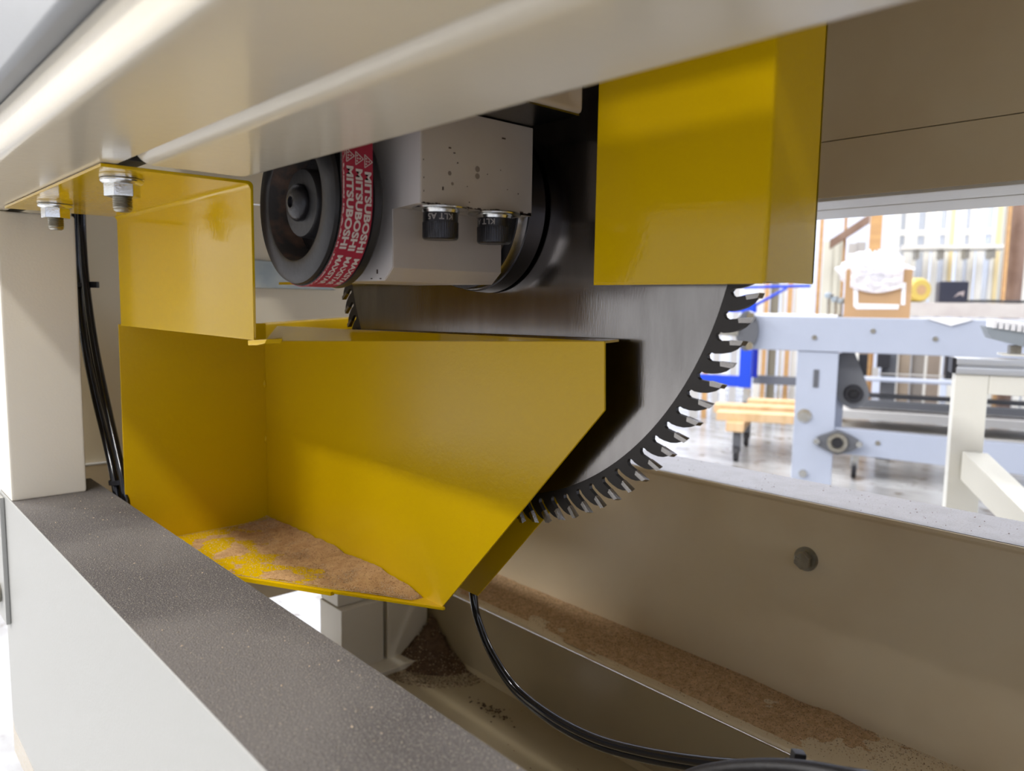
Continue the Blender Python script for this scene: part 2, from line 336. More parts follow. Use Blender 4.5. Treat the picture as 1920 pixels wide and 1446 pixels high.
for zz in (-0.105, -0.178): obj('weld_bead', MB().lathe([(0, .0005), (.003, .0022), (.008, .0022), (.011, .0005)], (-0.952, 0.429, zz), (0, 0, -1), 10), yellow_in, hp)
B0 = [(-1.10, -0.040), (-0.83, -0.0225), (-0.40, -0.0225), (-0.395, -0.0985), (-0.577, -0.2960), (-0.612, -0.2960), (-0.95, -0.2960), (-1.10, -0.20)]
obj('back_plate', MB().prism(B0, 'y', 0.480, 0.482), yellow_in, hp, bevel=0.0006)
obj('top_flange', MB().sheet([(-1.10, 0.481, -0.0395), (-0.80, 0.481, -0.0205), (-0.80, 0.495, -0.0180), (-1.10, 0.495, -0.0355)], (0, 0, -0.0015)), yellow_in, hp)

# ------------------------------------------------------------------ yellow blade guard (right)
gd = thing('blade_guard', 'tall rectangular yellow sheet metal guard covering the right side of the blade', 'guard', (-0.315, 0.46, 0.012))
gp = MB()
gz0, gz1 = 0.0150, 0.352
R_ = 0.003
x1 = -0.2465
prof = [(-0.3862, 0.430), (x1 - R_, 0.430), (x1 - R_ * .3, 0.4309), (x1, 0.433), (x1, 0.4905), (x1 - .002, 0.4905), (x1 - .002, 0.434), (x1 - .0034, 0.432), (-0.3862, 0.432)]
gp.prism(prof, 'z', gz0, gz1)
obj('front_plate', gp, yellow, gd, bevel=0.0004)
obj('back_plate', MB().box(-0.3862, x1, 0.4885, 0.4905, gz0 + .001, gz1), yellow, gd)
obj('bottom_hem', MB().box(-0.3862, x1 - .002, 0.4303, 0.434, gz0 - .0012, gz0 + .0002), yellow, gd)

# ------------------------------------------------------------------ saw blade
BX, BY, BZ = -0.529, 0.455, 0.0784
bl = thing('saw_blade', 'large round steel saw blade with carbide tipped teeth standing between the yellow guards', 'saw blade', (BX, BY, BZ))
NT = 104; RI = 0.2495; TH = 0.0018
def polar(r, a): return (BX + r * math.cos(a), BZ + r * math.sin(a))
# outline of one tooth period starting on its own back: (tangential mm, counter-clockwise positive, radius m); tip at 0
tp = [(-8.0, .2712), (-4.1, .2732), (-.7, .2745), (0.0, .2745), (-1.5, .2705), (-3.6, .2655), (-6.0, .2608), (-7.4, .2580), (-7.0, .2556), (-5.0, .2540), (-2.6, .2547), (-1.3, .2566), (-.8, .2590), (1.6, .2634), (5.0, .2680)]
pitch = 2 * PI / NT; ph0 = math.radians(-42.5 + 0.0)
m = MB(); tooth_ang = []; nt_ = len(tp); ni = 3
for side, y in enumerate((BY - TH, BY + TH)):
    for k in range(NT):
        base = ph0 + k * pitch
        if side == 0: tooth_ang.append(base)
        m.v += [Vector((polar(r, base + t * .001 / .275)[0], y, polar(r, base + t * .001 / .275)[1])) for t, r in tp]
        for q in range(ni):
            a_ = base - .008 / .275 + pitch * q / ni; p_ = polar(RI, a_); m.v.append(Vector((p_[0], y, p_[1])))
W_ = nt_ + ni; N2 = W_ * NT
for side in (0, 1):
    for k in range(NT):
        b0 = side * N2 + k * W_; b1 = side * N2 + ((k + 1) % NT) * W_
        m.f.append(tuple(b0 + i_ for i_ in range(nt_)) + (b1, b1 + nt_) + tuple(b0 + nt_ + q for q in range(ni - 1, -1, -1))); m.mi.append(0)
for k in range(NT):
    idx = [k * W_ + i_ for i_ in range(nt_)] + [((k + 1) % NT) * W_]
    for a_, b_2 in zip(idx, idx[1:]): m.f.append((a_, b_2, b_2 + N2, a_ + N2)); m.mi.append(0)
obj('toothed_rim', m, rimst, bl, smooth=False)
obj('blade_disc', MB().lathe([(-TH - .0001, RI + .0004), (TH + .0001, RI + .0004)], (BX, BY, BZ), (0, 1, 0), 256), steel, bl, smooth=False)
# carbide tooth (local: x tangential (CCW), z radial), shared mesh
def tooth_mesh(name, bev):
    me = bpy.data.meshes.new(name); h = 0.0024
    P = [(.0007, .2755), (-.0030, .2749), (-.0062, .2668), (-.0033, .2650)]
    # shape in (tangential, radial) ; y = axle direction
    q = []
    for sy, dr in ((-h, -bev), (h, bev)):
        for i, (t, r) in enumerate(P): q.append((t, sy * (1.0 if i < 2 else .82), r + (dr if i < 2 else 0)))
    bm = bmesh.new(); V = [bm.verts.new((a, b, c)) for a, b, c in q]
    for f in [(3, 2, 1, 0), (4, 5, 6, 7)] + [(i, (i + 1) % 4, 4 + (i + 1) % 4, 4 + i) for i in range(4)]: bm.faces.new([V[i] for i in f])
    bmesh.ops.recalc_face_normals(bm, faces=bm.faces); bm.to_mesh(me); bm.free(); me.materials.append(carb); return me
tms = [tooth_mesh('tooth', .0006), tooth_mesh('tooth', -.0006)]
for k, a in enumerate(tooth_ang):
    o = bpy.data.objects.new('tooth', tms[k % 2]); COL.objects.link(o); o.parent = bl
    # local +Z -> radial (cos a, sin a), local +X -> tangential CCW (-sin a, cos a) but teeth x axis is CCW
    c, s_ = math.cos(a), math.sin(a)
    o.matrix_local = Matrix(((-s_, 0, c, 0), (0, 1, 0, 0), (c, 0, s_, 0), (0, 0, 0, 1)))
# clamping flange on the spindle
fl = thing('blade_flange', 'round machined steel clamping flange against the centre of the blade', 'flange', (BX, 0.43, BZ))
obj('flange_body', MB().lathe([(.4215, .060), (.4225, .0665), (.4235, .0672), (.433, .0680), (.4335, .0690), (.4500, .0700), (.4502, .0660), (.4530, .0660)], (BX, 0, BZ), (0, 1, 0), 128,
    mis=[1, 1, 0, 1, 2, 1, 1]), [polish, black, darkst], fl)

# ------------------------------------------------------------------ spindle housing
sp = thing('spindle_housing', 'painted grey beige spindle housing block with two black socket bolts', 'housing', (-0.50, 0.37, 0.0145))
lowp = [(-0.60, 0.0145), (-0.4905, 0.0145), (-0.4791, 0.0240), (-0.4791, 0.067), (-0.4445, 0.0675), (-0.4445, 0.1345), (-0.60, 0.1345)]
lb = MB().prism(lowp[:4] + [(-0.4791, 0.0672), (-0.60, 0.0672)], 'y', 0.3157, 0.4200)
obj('lower_block', lb, blockp, sp, bevel=0.0008)
obj('upper_block', MB().box(-0.66, -0.4445, 0.3155, 0.4210, 0.0672, 0.1345), blockp, sp, bevel=0.0008)
blockp2 = mat('block_side_paint', (0.57, 0.53, 0.51), 0.42, bump=0.15, bscale=160)
obj('end_cover', MB().prism([(-0.64, 0.0150), (-0.4915, 0.0150), (-0.4798, 0.0245), (-0.4798, 0.0660), (-0.4452, 0.0680), (-0.4452, 0.134), (-0.64, 0.134)], 'y', 0.3150, 0.3157), blockp2, sp)
# chipped paint along the lower edges
cp = MB()
for k in range(150):
    t = rnd.random() ** (1 if k % 2 else 1.6); y = 0.3160 + t * .104; s = rnd.uniform(.0003, .0009) * (1.5 if t > .6 else .8)
    cp.box(-0.4447, -0.4440, y - s * 1.2, y + s * 1.2, 0.0674, 0.0676 + s * rnd.uniform(.5, 1.8))
for (yy, zz, s1, s2) in [(.340, .108, .0010, .0005), (.344, .105, .0008, .0004), (.3905, .122, .0017, .0005), (.347, .0985, .0005, .0005), (.334, .0793, .0006, .0012), (.375, .094, .0003, .0003), (.3878, .0985, .0003, .0003),
                       (.356, .083, .0003, .0003), (.358, .072, .0003, .0004), (.395, .085, .0003, .0003), (.406, .083, .0004, .0004), (.3175, .085, .0002, .0006), (.3172, .097, .0002, .0005), (.3175, .076, .0002, .0006)]:
    cp.box(-0.4447, -0.4441, yy - s1, yy + s1, zz - s2, zz + s2)
for (xx, zz, s1, s2) in [(-.500, .0215, .0010, .0016), (-.4955, .0162, .0012, .0004), (-.508, .0164, .0012, .0004)]:
    cp.box(xx - s1, xx + s1, 0.3148, 0.3154, zz - s2, zz + s2)
obj('paint_chip', cp, mat('bare_chip', (0.07, 0.045, 0.035), 0.6), sp, smooth=False, kind='stuff')
greasem = mat('grease', (0.22, 0.18, 0.15), 0.5)
for (yy, zz, r) in [(.3655, .0965, .0022), (.3655, .0915, .0021), (.340, .0905, .0016), (.3425, .0835, .0012)]:
    obj('grease_smudge', MB().lathe([(0, r), (.0001, r)], (-0.4445, yy, zz), (1, 0, 0), 14), greasem, sp)
obj('base_shim', MB().box(-0.856, -0.66, 0.405, 0.432, 0.0165, 0.0195), yellow, hp)
hangm = obj('mounting_plate', MB().box(-0.66, -0.392, 0.300, 0.4216, 0.1362, 0.22), blockp, sp, bevel=0.004, seg=3)
obj('mounting_underside', MB().box(-0.655, -0.3945, 0.304, 0.4190, 0.1352, 0.1364), darkst, sp)
def socket_bolt(x, y, z, stamp, rot):
    h0 = .0045; R1 = .0128
    obj('washer', MB().lathe([(0, .0195), (.0006, .0202), (.0016, .0202), (.0020, .0180), (.0022, .0140), (.0042, .0135)], (x, y, z), (0, 0, -1), 48), zinc, sp, org=(x, y, z))
    m = MB(); seg = 96; vs = []
    lev = [(.0042, 0), (.0105, 0), (.0108, 1), (.0210, 1), (.0222, 0), (.0230, -1)]
    for zz, kn in lev:
        for k in range(seg):
            r = R1 + (0.00022 if (k % 2 and kn == 1) else 0) - (.0010 if kn == -1 else 0) - (.0001 if kn == 0 else 0)
            a = 2 * PI * k / seg; vs.append((x + r * math.cos(a), y + r * math.sin(a), z - zz))
    fs = [(j * seg + k, j * seg + (k + 1) % seg, (j + 1) * seg + (k + 1) % seg, (j + 1) * seg + k) for j in range(len(lev) - 1) for k in range(seg)]
    fs.append(tuple((len(lev) - 1) * seg + k for k in range(seg)))
    m.add(vs, fs)
    b = obj('socket_bolt', m, black, sp, org=(x, y, z), ang=0.3)
    v, f = text_mesh(stamp, .0058, .0001, 1.05)
    mid = max(p.x for p in v) / 2
    tm = MB(); out = []
    for p in v:
        u = (p.x - mid); a = rot - u / R1                     # upside-down lettering round the head
        rr = R1 + .00012; out.append((x + rr * math.cos(a), y + rr * math.sin(a), z - .0054 - p.y))
    tm.add(out, f); obj('stamp', tm, mark_t, b, smooth=False)
camdir = math.atan2(-0.338, 0.452)
socket_bolt(-0.4530, 0.3385, 0.0672, 'KLT A5', camdir + .0)
socket_bolt(-0.4500, 0.3870, 0.0672, 'KLT A5', camdir - .75)

# ------------------------------------------------------------------ pulley and belt
PX, PZ = -0.529, 0.0700
pu = thing('drive_pulley', 'black iron belt pulley with a button head screw in its hub', 'pulley', (PX, 0.285, PZ))
ax = (0, 1, 0); o_ = (PX, 0, PZ)
obj('rim', MB().lathe([(.2720, .0405), (.2630, .0420), (.2622, .0435), (.2622, .0555), (.2640, .0585), (.2668, .0592), (.2675, .0565), (.2920, .0565), (.2935, .0605), (.2985, .0612), (.3000, .0600), (.3000, .0200)], o_, ax, 96, capa=False), pulm, pu)
obj('bore', MB().lathe([(.2628, .0418), (.2860, .0385), (.2862, .0200)], o_, ax, 96, capa=False, capb=False), rust, pu)
obj('web', MB().lathe([(.2850, .0400), (.2852, .0100)], o_, ax, 64, capa=False, capb=False), black, pu)
obj('hub', MB().lathe([(.2850, .0255), (.2700, .0250), (.2685, .0240), (.2680, .0100)], o_, ax, 64, capb=True), pulm, pu)
sc = MB().lathe([(.2680, .0135), (.2660, .0137), (.2635, .0125), (.2612, .0098), (.2600, .0060), (.2600, .0042), (.2625, .0038)], o_, ax, 40, capa=False)
obj('button_screw', sc, black, pu)
for aa in (40, -75, 165):
    a = math.radians(aa); cx_, cz_ = PX + .0335 * math.cos(a), PZ + .0335 * math.sin(a)
    obj('set_screw', MB().lathe([(.2845, .0062), (.2760, .0062), (.2755, .0050), (.2755, .0030), (.2790, .0028)], (cx_, 0, cz_), ax, 20, capa=False), black, pu)

be = thing('drive_belt', 'red fabric backed drive belt with repeated white lettering running round the pulley', 'belt', (PX, 0.28, PZ - .06))
RB = 0.0603; BY0, BY1 = 0.2682, 0.2918
def belt_pt(s, y, off=0.0):
    # s = arc length measured along the outer back from the right-hand point; negative goes up the right run
    r = RB + off
    if s < 0: return Vector((PX + r, y, PZ - s))
    L = PI * RB
    if s < L:
        a = -s / RB; return Vector((PX + r * math.cos(a), y, PZ + r * math.sin(a)))
    return Vector((PX - r, y, PZ + (s - L)))
SS = [-.26 + .01 * i for i in range(26)] + [i * PI * RB / 60 for i in range(61)] + [PI * RB + .01 * i for i in range(1, 27)]
bm_ = MB(); ring = []
for s in SS: ring.append([belt_pt(s, BY0), belt_pt(s, BY1), belt_pt(s, BY1, -.0028), belt_pt(s, BY0, -.0028)])
vs = [p for r in ring for p in r]; fs = []
body = MB(); back = MB()
for i in range(len(SS) - 1):
    for k in range(1, 4):
        fs.append((i * 4 + k, i * 4 + (k + 1) % 4, (i + 1) * 4 + (k + 1) % 4, (i + 1) * 4 + k))
body.add(vs, fs); obj('belt_body', body, beltk, be)
vs = []; fs = []
for s in SS: vs += [belt_pt(s, BY0, .0000), belt_pt(s, BY0 + .0002, .0004), belt_pt(s, BY1 - .0002, .0004), belt_pt(s, BY1, .0000)]
for i in range(len(SS) - 1):
    for k in range(3): fs.append((i * 4 + k, i * 4 + k + 1, (i + 1) * 4 + k + 1, (i + 1) * 4 + k))
back.add(vs, fs); obj('belt_back', back, beltr, be)
# frayed pale threads along the near edge
fz = MB()
for i in range(260):
    s = rnd.uniform(-.05, .15); p = belt_pt(s, BY0 - .0001, -.0002); q = belt_pt(s + rnd.uniform(-.001, .001), BY0 + rnd.uniform(.0002, .0012), .0006)
    d = Vector((.00012, 0, .00012)); fz.add([p - d, p + d, q + d, q - d], [(0, 1, 2, 3)])
obj('frayed_thread', fz, mat('thread', (0.34, 0.27, 0.22), 0.9), be, smooth=False, kind='stuff')
tx = MB()
def belt_text(body, size, y0, s0, bold, sp_=1.0, adv=None):
    v, f = text_mesh(body, size, bold, sp_)
    L = max(p.x for p in v)
    out = [belt_pt(s0 + p.x * (adv / L if adv else 1), min(max(y0 + p.y, BY0 + .0002), BY1 - .0002), .00065) for p in v]
    tx.add(out, f)
for c in range(4):
    y0 = BY0 - .0040 + c * .00705
    belt_text('MITSUBOSHI', .0070, y0, -.0215 + .0012 * c, .00026, 1.0, .0570)
    belt_text('MAXSTAR', .0058, y0 + .0008, .0405 + .0012 * c, .00018, 1.0, .0360)
    # triangle with dots
    for s0 in (-.0325 + .0012 * c,):
        P = [(s0, y0 - .0002), (s0 + .0088, y0 - .0002), (s0 + .0044, y0 + .0058)]
        for i in range(3):
            a, b = Vector(P[i]), Vector(P[(i + 1) % 3]); d = (b - a).normalized(); nrm = Vector((-d.y, d.x)) * .00028
            q = [a - nrm, b - nrm, b + nrm, a + nrm]
            tx.add([belt_pt(p.x, min(max(p.y, BY0 + .0002), BY1 - .0002), .00065) for p in q], [(0, 1, 2, 3)])
        for (du, dv) in ((.0026, .0010), (.0062, .0010), (.0044, .0014), (.0044, .0032)):
            q = [(s0 + du - .0005, y0 + dv - .0005), (s0 + du + .0005, y0 + dv - .0005), (s0 + du + .0005, y0 + dv + .0005), (s0 + du - .0005, y0 + dv + .0005)]
            tx.add([belt_pt(a, min(max(b, BY0 + .0002), BY1 - .0002), .00065) for a, b in q], [(0, 1, 2, 3)])
obj('printed_lettering', tx, belt_t, be, smooth=False)

# ------------------------------------------------------------------ hex bolt on the rear channel
hb = thing('hex_bolt', 'zinc hex head bolt with a washer on the rear beam', 'bolt', (-0.4211, 0.86, -0.2986))
obj('washer', MB().lathe([(0, .0145), (.0025, .0145)], (-0.4211, 0.86, -0.2986), (0, -1, 0), 36), oldzinc, hb)
obj('washer', MB().lathe([(.0026, .0115), (.0048, .0118)], (-0.4211, 0.86, -0.2986), (0, -1, 0), 36), oldzinc, hb)
hx = [(-0.4211 + .0108 * math.cos(.45 + k * PI / 3), -0.2986 + .0108 * math.sin(.45 + k * PI / 3)) for k in range(6)]
obj('head', MB().prism(hx, 'y', 0.855, 0.8470), oldzinc, hb, bevel=0.0009)
mk3 = MB()
for k in (100, 150, 200):
    a = math.radians(k); c0 = Vector((-0.4211, 0.8468, -0.2986)); d = Vector((math.cos(a), 0, math.sin(a))); e_ = Vector((-d.z, 0, d.x)) * .0004
    p0 = c0 + d * .0035; p1 = c0 + d * .0085
    mk3.add([p0 - e_, p1 - e_, p1 + e_, p0 + e_], [(0, 1, 2, 3)])
obj('grade_mark', mk3, zinc, hb, smooth=False)

# ------------------------------------------------------------------ hoses, cable and ties
def rayp(px, py):
    c = ((px - 960) / 1440.0, 1.0, -(py - 723) / 1440.0)
    return Vector([RC[i][0] * c[0] + RC[i][1] * c[1] + RC[i][2] * c[2] for i in range(3)])
def onY(px, py, Y): r = rayp(px, py); return r * (Y / r.y)
def px_path(pts, Y):
    return [onY(a, b, Y) for a, b in pts]
for nm, dx, lab, pts in (
    ('air_hose', 0, 'black air hose beside the corner post, left strand of the tied bundle', [(140, 300), (141, 400), (143, 470), (147, 540), (158, 640), (178, 740), (200, 830), (214, 895), (222, 950), (228, 1050), (230, 1200)]),
    ('air_hose', 1, 'black glossy air hose beside the yellow chute, right strand of the tied bundle', [(152, 300), (153, 400), (156, 470), (162, 540), (176, 640), (196, 740), (216, 830), (230, 895), (237, 950), (242, 1050), (246, 1200)])):
    p = px_path(pts, 0.2535 + .004 * dx)
    obj(nm, MB().tube(catmull(p, 8), 0.0047, 14), blackh, label=lab, cat='hose', group='air hoses tied beside the post')
p = px_path([(147, 300), (148, 400), (151, 470), (155, 540), (168, 640), (187, 740), (208, 830), (223, 895), (230, 950), (236, 1050), (240, 1200)], 0.2625)
obj('air_hose', MB().tube(catmull(p, 8), 0.0044, 14), blackh, label='thinner black air hose half hidden behind the two front strands', cat='hose', group='air hoses tied beside the post')
tiem = mat('black_nylon_tie', (0.012, 0.012, 0.014), 0.35)
def tie(px, py, Y, tilt, lab, wpx):
    c = onY(px, py, Y); t = thing('cable_tie', lab, 'cable tie', c, 'black cable ties on the hoses')
    rt = Vector((0.67, 0.742, 0)).normalized(); up = Vector((0, 0, 1)); u = rt * math.cos(tilt) + up * math.sin(tilt); v = up * math.cos(tilt) - rt * math.sin(tilt); y = u.cross(v) * -1
    s = wpx * c.length / 1500
    pts = []
    for k in range(25):
        a = 2 * PI * k / 24; pts.append((s * .5 * math.cos(a), (.009) * math.sin(a)))
    m = MB(); vs = []
    for (a, b) in pts[:-1]:
        for h in (-.0026, .0026): vs.append(c + u * a + y * b + v * h)
    for (a, b) in pts[:-1]:
        for h in (-.0026, .0026): vs.append(c + u * a * .92 + y * b * .88 + v * h)
    N = 24; fs = []
    for k in range(N):
        j = (k + 1) % N
        fs += [(2 * k, 2 * j, 2 * j + 1, 2 * k + 1), (2 * N + 2 * k, 2 * N + 2 * k + 1, 2 * N + 2 * j + 1, 2 * N + 2 * j), (2 * k, 2 * N + 2 * k, 2 * N + 2 * j, 2 * j), (2 * k + 1, 2 * j + 1, 2 * N + 2 * j + 1, 2 * N + 2 * k + 1)]
    m.add(vs, fs); obj('strap', m, tiem, t)
    c2 = c + u * (s * .5 + .004) - y * .004
    hd = MB(); P = []
    for a in (-.0045, .0055):
        for b in (-.003, .004):
            for h in (-.0038, .0042): P.append(c2 + u * a + y * b + v * h)
    hd.add(P, [(0, 1, 3, 2), (4, 6, 7, 5), (0, 4, 5, 1), (2, 3, 7, 6), (0, 2, 6, 4), (1, 5, 7, 3)])
    obj('head', hd, tiem, t, bevel=0.0008)
tie(154, 534, 0.2565, 0.0, 'black nylon cable tie around the hoses halfway up the post', 34)
tie(223, 903, 0.2565, 0.12, 'black nylon cable tie around the hoses just above the lower beam', 34)

# cable hanging down in the pan: two strands
path = [(-0.68, .52, -0.18), (-0.640, .512, -0.245)]
pp = [((887, 1117), .50), ((897, 1165), .50), ((922, 1225), .50), ((965, 1288), .50), ((1030, 1340), .49), ((1110, 1382), .48), ((1200, 1408), .47), ((1320, 1428), .46), ((1450, 1438), .45), ((1580, 1450), .44), ((1800, 1490), .43)]
pA = path + [onY(a[0], a[1], Y) for a, Y in pp]
obj('black_cable', MB().tube(catmull(pA, 10), 0.0040, 14), blackh, label='black cable curving from under the chute across the pan, upper strand', cat='cable', group='cables in the catch pan')
pB = [Vector(v) + Vector((.002, .008, -.001)) for v in path] + [onY(a[0] + 2, a[1] + 3 + 9 * min(1, k / 5), Y + .006) for k, (a, Y) in enumerate(pp)]
obj('black_cable', MB().tube(catmull(pB, 10), 0.0040, 14), blackh, label='black cable curving from under the chute across the pan, lower strand', cat='cable', group='cables in the catch pan')
pC = [onY(a, b, .42) for a, b in [(1230, 1500), (1290, 1462), (1350, 1446), (1430, 1440), (1520, 1446), (1640, 1470)]]
obj('ribbed_hose', MB().tube(catmull(pC, 10), 0.0058, 16), mat('dull_black_hose', (.015, .013, .014), .5, bump=.3, bscale=300), label='dull black hose loop rising at the bottom edge below the cables', cat='hose')
tie(1488, 1440, 0.447, 1.45, 'small black cable tie around the cables at the bottom edge', 20)

# ------------------------------------------------------------------ sawdust
def chips(n, place, size, mats_, name, label, cat, kind='stuff', parent=None):
    m = MB()
    for _ in range(n):
        q = place()
        if q is None: continue
        s = size * rnd.uniform(.4, 1.5); a = rnd.uniform(0, PI); e = rnd.uniform(.25, .9)
        u = Vector((math.cos(a), math.sin(a), rnd.uniform(-.3, .3))) * s; v = Vector((-math.sin(a), math.cos(a), rnd.uniform(-.3, .3))) * s * e
        p = Vector(q); h = Vector((0, 0, s * .6))
        m.add([p - u, p + v, p + u, p - v, p + h], [(0, 1, 4), (1, 2, 4), (2, 3, 4), (3, 0, 4)], rnd.choice(range(len(mats_))))
    return obj(name, m, mats_, parent, smooth=False, kind=kind, label=label, cat=cat)
def fbm(x, y, s): return noise.fractal(Vector((x * s, y * s, 3.1)), 1.0, 2.0, 4)
# lower front beam
tp_ = obj('dust_film', dt, dustbeam, fr)
def pb():
    x = -1.06 + 1.2 * rnd.random() ** .8; y = rnd.uniform(.151, .245); 
    if fbm(x, y, 9) < -.12 and rnd.random() < .85: return None
    return (x, y, -.2285)
chipb = mat('tan_dust_grain', (0.30, 0.25, 0.19), 0.9)
chips(14000, pb, .00036, [chipg, chipb, chipg], 'sawdust', 'fine grey dust scattered along the top of the lower front beam', 'sawdust')
def pb2():
    x = -1.04 + .9 * rnd.random() ** 1.2; y = rnd.uniform(.152, .244); return (x, y, -.2284)
chips(320, pb2, .0007, [chipb, chipb, chipm], 'wood_shavings', 'sparse pale wood shavings lying on the lower front beam', 'shavings')
# hopper floor heap
def hopper_heap():
    NX, NY = 90, 40; vs = []; fs = []
    for i in range(NX + 1):
        for j in range(NY + 1):
            x = -0.950 + .365 * i / NX; t = j / NY
            ymin = max(.262, .312 + (x + .776) * .575 + .006); y = ymin + (.4285 - ymin) * t
            edge = .4285 - y; 
            h = max(0, .011 * math.exp(-edge / .022) * (.8 + .6 * fbm(x, y, 14)) + .002 * fbm(x, y, 30) + .0012 - .05 * max(0, .02 - t * .05) * .1) * min(1, (x + .95) / .03 + .4) * min(1, (-.600 - x) / .06 + .15 if x > -.66 else 1)
            h = max(h, 0); thr = .0016
            z = zf + .0001 + (h - thr if h > thr else -.0008)
            vs.append((x, y, z))
    for i in range(NX):
        for j in range(NY):
            a = i * (NY + 1) + j; fs.append((a, a + 1, a + NY + 2, a + NY + 1))
    return MB().add(vs, fs)
hopdust = mat('fresh_sawdust', (0.60, 0.37, 0.17), 0.95, col2=(0.46, 0.26, 0.11), nscale=120, lo=0.35, hi=0.7, bump=1.0, bscale=1100, speck=((0.26, 0.13, 0.05), 500, 0.58))
obj('sawdust_heap', hopper_heap(), hopdust, label='tan sawdust heaped on the floor of the yellow chute', cat='sawdust', kind='stuff')
def ph():
    x = rnd.uniform(-.95, -.60); ymin = max(.262, .312 + (x + .776) * .575 + .003); 
    y = .428 - min(rnd.expovariate(1 / .04), .428 - ymin); e = .4285 - y
    return (x, y, zf + .0003 + max(0, .009 * math.exp(-e / .022) * (.8 + .6 * fbm(x, y, 14)) - .0005) * (1 if x < -.66 else max(.15, (-.600 - x) / .06)))
chips(16000, ph, .00065, [hopdust, chipm, dustm], 'sawdust_grains', 'loose tan sawdust grains covering the yellow chute floor', 'sawdust')
# ledge dust
def ledge_mask(x, y):
    v = (y - .757) / .10
    fade = 1.0 if x < -.68 else max(0, 1 - (x + .68) / .40)
    return (.55 + .5 * v) * (.5 + .7 * fade) + .9 * fbm(x, y, 8) * .6 + .25 * fbm(x, y, 35) - .80 - (.35 if v < .12 else 0) + .34 * fade + .35 * fbm(x + 5, y, 3)
lm = MB(); NX, NY = 320, 26; vs = []; fs = []
for i in range(NX + 1):
    for j in range(NY + 1):
        x = -1.1 + 1.35 * i / NX; y = .7585 + .1013 * j / NY; k = ledge_mask(x, y)
        vs.append((x, y, -.4770 + (min(.004, k * .006) if k > 0 else -.0012)))
for i in range(NX):
    for j in range(NY):
        a = i * (NY + 1) + j; fs.append((a, a + 1, a + NY + 2, a + NY + 1))
lm.add(vs, fs); obj('sawdust_bank', lm, dustm, label='brown sawdust bank lying along the inside ledge of the rear beam', cat='sawdust', kind='stuff')
def pl():
    x = rnd.uniform(-1.08, .10); y = .757 + .102 * rnd.random() ** .7; k = ledge_mask(x, y)
    if k < -.6 * rnd.random() or (k < -.05 and rnd.random() < .3): return None
    return (x, y, -.4768 + (min(.004, k * .006) if k > 0 else 0))
chips(26000, pl, .00075, [dustm, chipm, chipd, dustm], 'sawdust_grains', 'loose brown sawdust grains sprinkled along the rear ledge', 'sawdust')
# corner pile
def pile():
    vs = []; fs = []; N = 30; c = Vector((-0.985, 0.742))
    for i in range(N + 1):
        for j in range(N + 1):
            x = -1.026 + .13 * i / N; y = .752 - .10 * j / N
            d = math.hypot((x + 1.026) / .11, (y - .752) / .085)
            h = max(0, .062 * (1 - d) ** 1.5 if d < 1 else 0) * (1 + .35 * fbm(x, y, 40)); vs.append((x, y, -.5945 + (h + .0004 * rnd.random() if h > 0 else -.0008)))
    for i in range(N):
        for j in range(N):
            a = i * (N + 1) + j; fs.append((a, a + 1, a + N + 2, a + N + 1))
    return MB().add(vs, fs)
dkd = mat('dark_sawdust', (0.16, 0.10, 0.06), 0.95, col2=(0.07, 0.04, 0.025), nscale=120, lo=0.35, hi=0.7, bump=1.0, bscale=900)
obj('dust_pile', pile(), dkd, label='dark pile of debris in the far left corner of the pan', cat='debris', kind='stuff')
def pp_():
    d = rnd.random() ** .6; a = rnd.uniform(0, PI / 2); x = -1.026 + .15 * d * math.cos(a); y = .752 - .12 * d * math.sin(a)
    dd = math.hypot((x + 1.026) / .11, (y - .752) / .085); h = .062 * (1 - dd) ** 1.5 if dd < 1 else 0
    return (x, y, -.5935 + h)
chips(2600, pp_, .0013, [dkd, chipd, dkd, chipm], 'debris_chips', 'loose dark chips around the debris pile in the pan corner', 'debris')
def pq():
    return (rnd.uniform(-.95, .1), rnd.uniform(.35, .74), -.5938)
chips(150, pq, .0016, [chipd], 'debris_flecks', 'scattered dark flecks on the floor of the pan', 'debris')
def pr_():
    return (rnd.gauss(-.80, .02), .70 + rnd.gauss(0, .006), -.5938)
chips(60, pr_, .0020, [dkd], 'debris_cluster', 'small cluster of dark crumbs on the pan under the cable', 'debris')
def pc():
    return (rnd.uniform(-1.0, .3), rnd.uniform(.862, .958), -.2282)
chips(240, pc, .0008, [chipd], 'dark_specks', 'dark specks on the pale top flange of the rear beam', 'sawdust')

# ------------------------------------------------------------------ shop background beyond the machine (its own straight line of benches, turned 25 degrees)
TH_ = math.radians(25)
ER = Vector((math.cos(TH_), math.sin(TH_), 0)); EF = Vector((-math.sin(TH_), math.cos(TH_), 0))
GM = Matrix(((ER.x, EF.x, 0, 0), (ER.y, EF.y, 0, 0), (0, 0, 1, 0), (0, 0, 0, 1)))       # local (along, away, up) -> world
def G(px, py, d):
    r = rayp(px, py); p = r * (d / r.dot(EF)); return (p.dot(ER), p.z)
def GB(): return MB(GM)
def gw(a, d, z): return GM @ Vector((a, d, z))
def gbox(m, p0, p1, d0, d1, mi=0):            # rectangle seen between two photo points, at distance d0..d1
    (a0, z0), (a1, z1) = G(*p0, d0), G(*p1, d0)
    return m.box(min(a0, a1), max(a0, a1), d0, d1, min(z0, z1), max(z0, z1), mi)
def gthing(name, label, cat, a, d, z, group=None): return thing(name, label, cat, gw(a, d, z), group)
bluegrey = mat('blue_grey_paint', (0.40, 0.44, 0.54), 0.35, col2=(0.43, 0.47, 0.57), nscale=3)
darkgrey = mat('dark_grey_paint', (0.11, 0.115, 0.13), 0.4)
blackm = mat('black_plastic', (0.02, 0.02, 0.025), 0.4)
bluep = mat('bright_blue_paint', (0.008, 0.06, 0.62), 0.35)
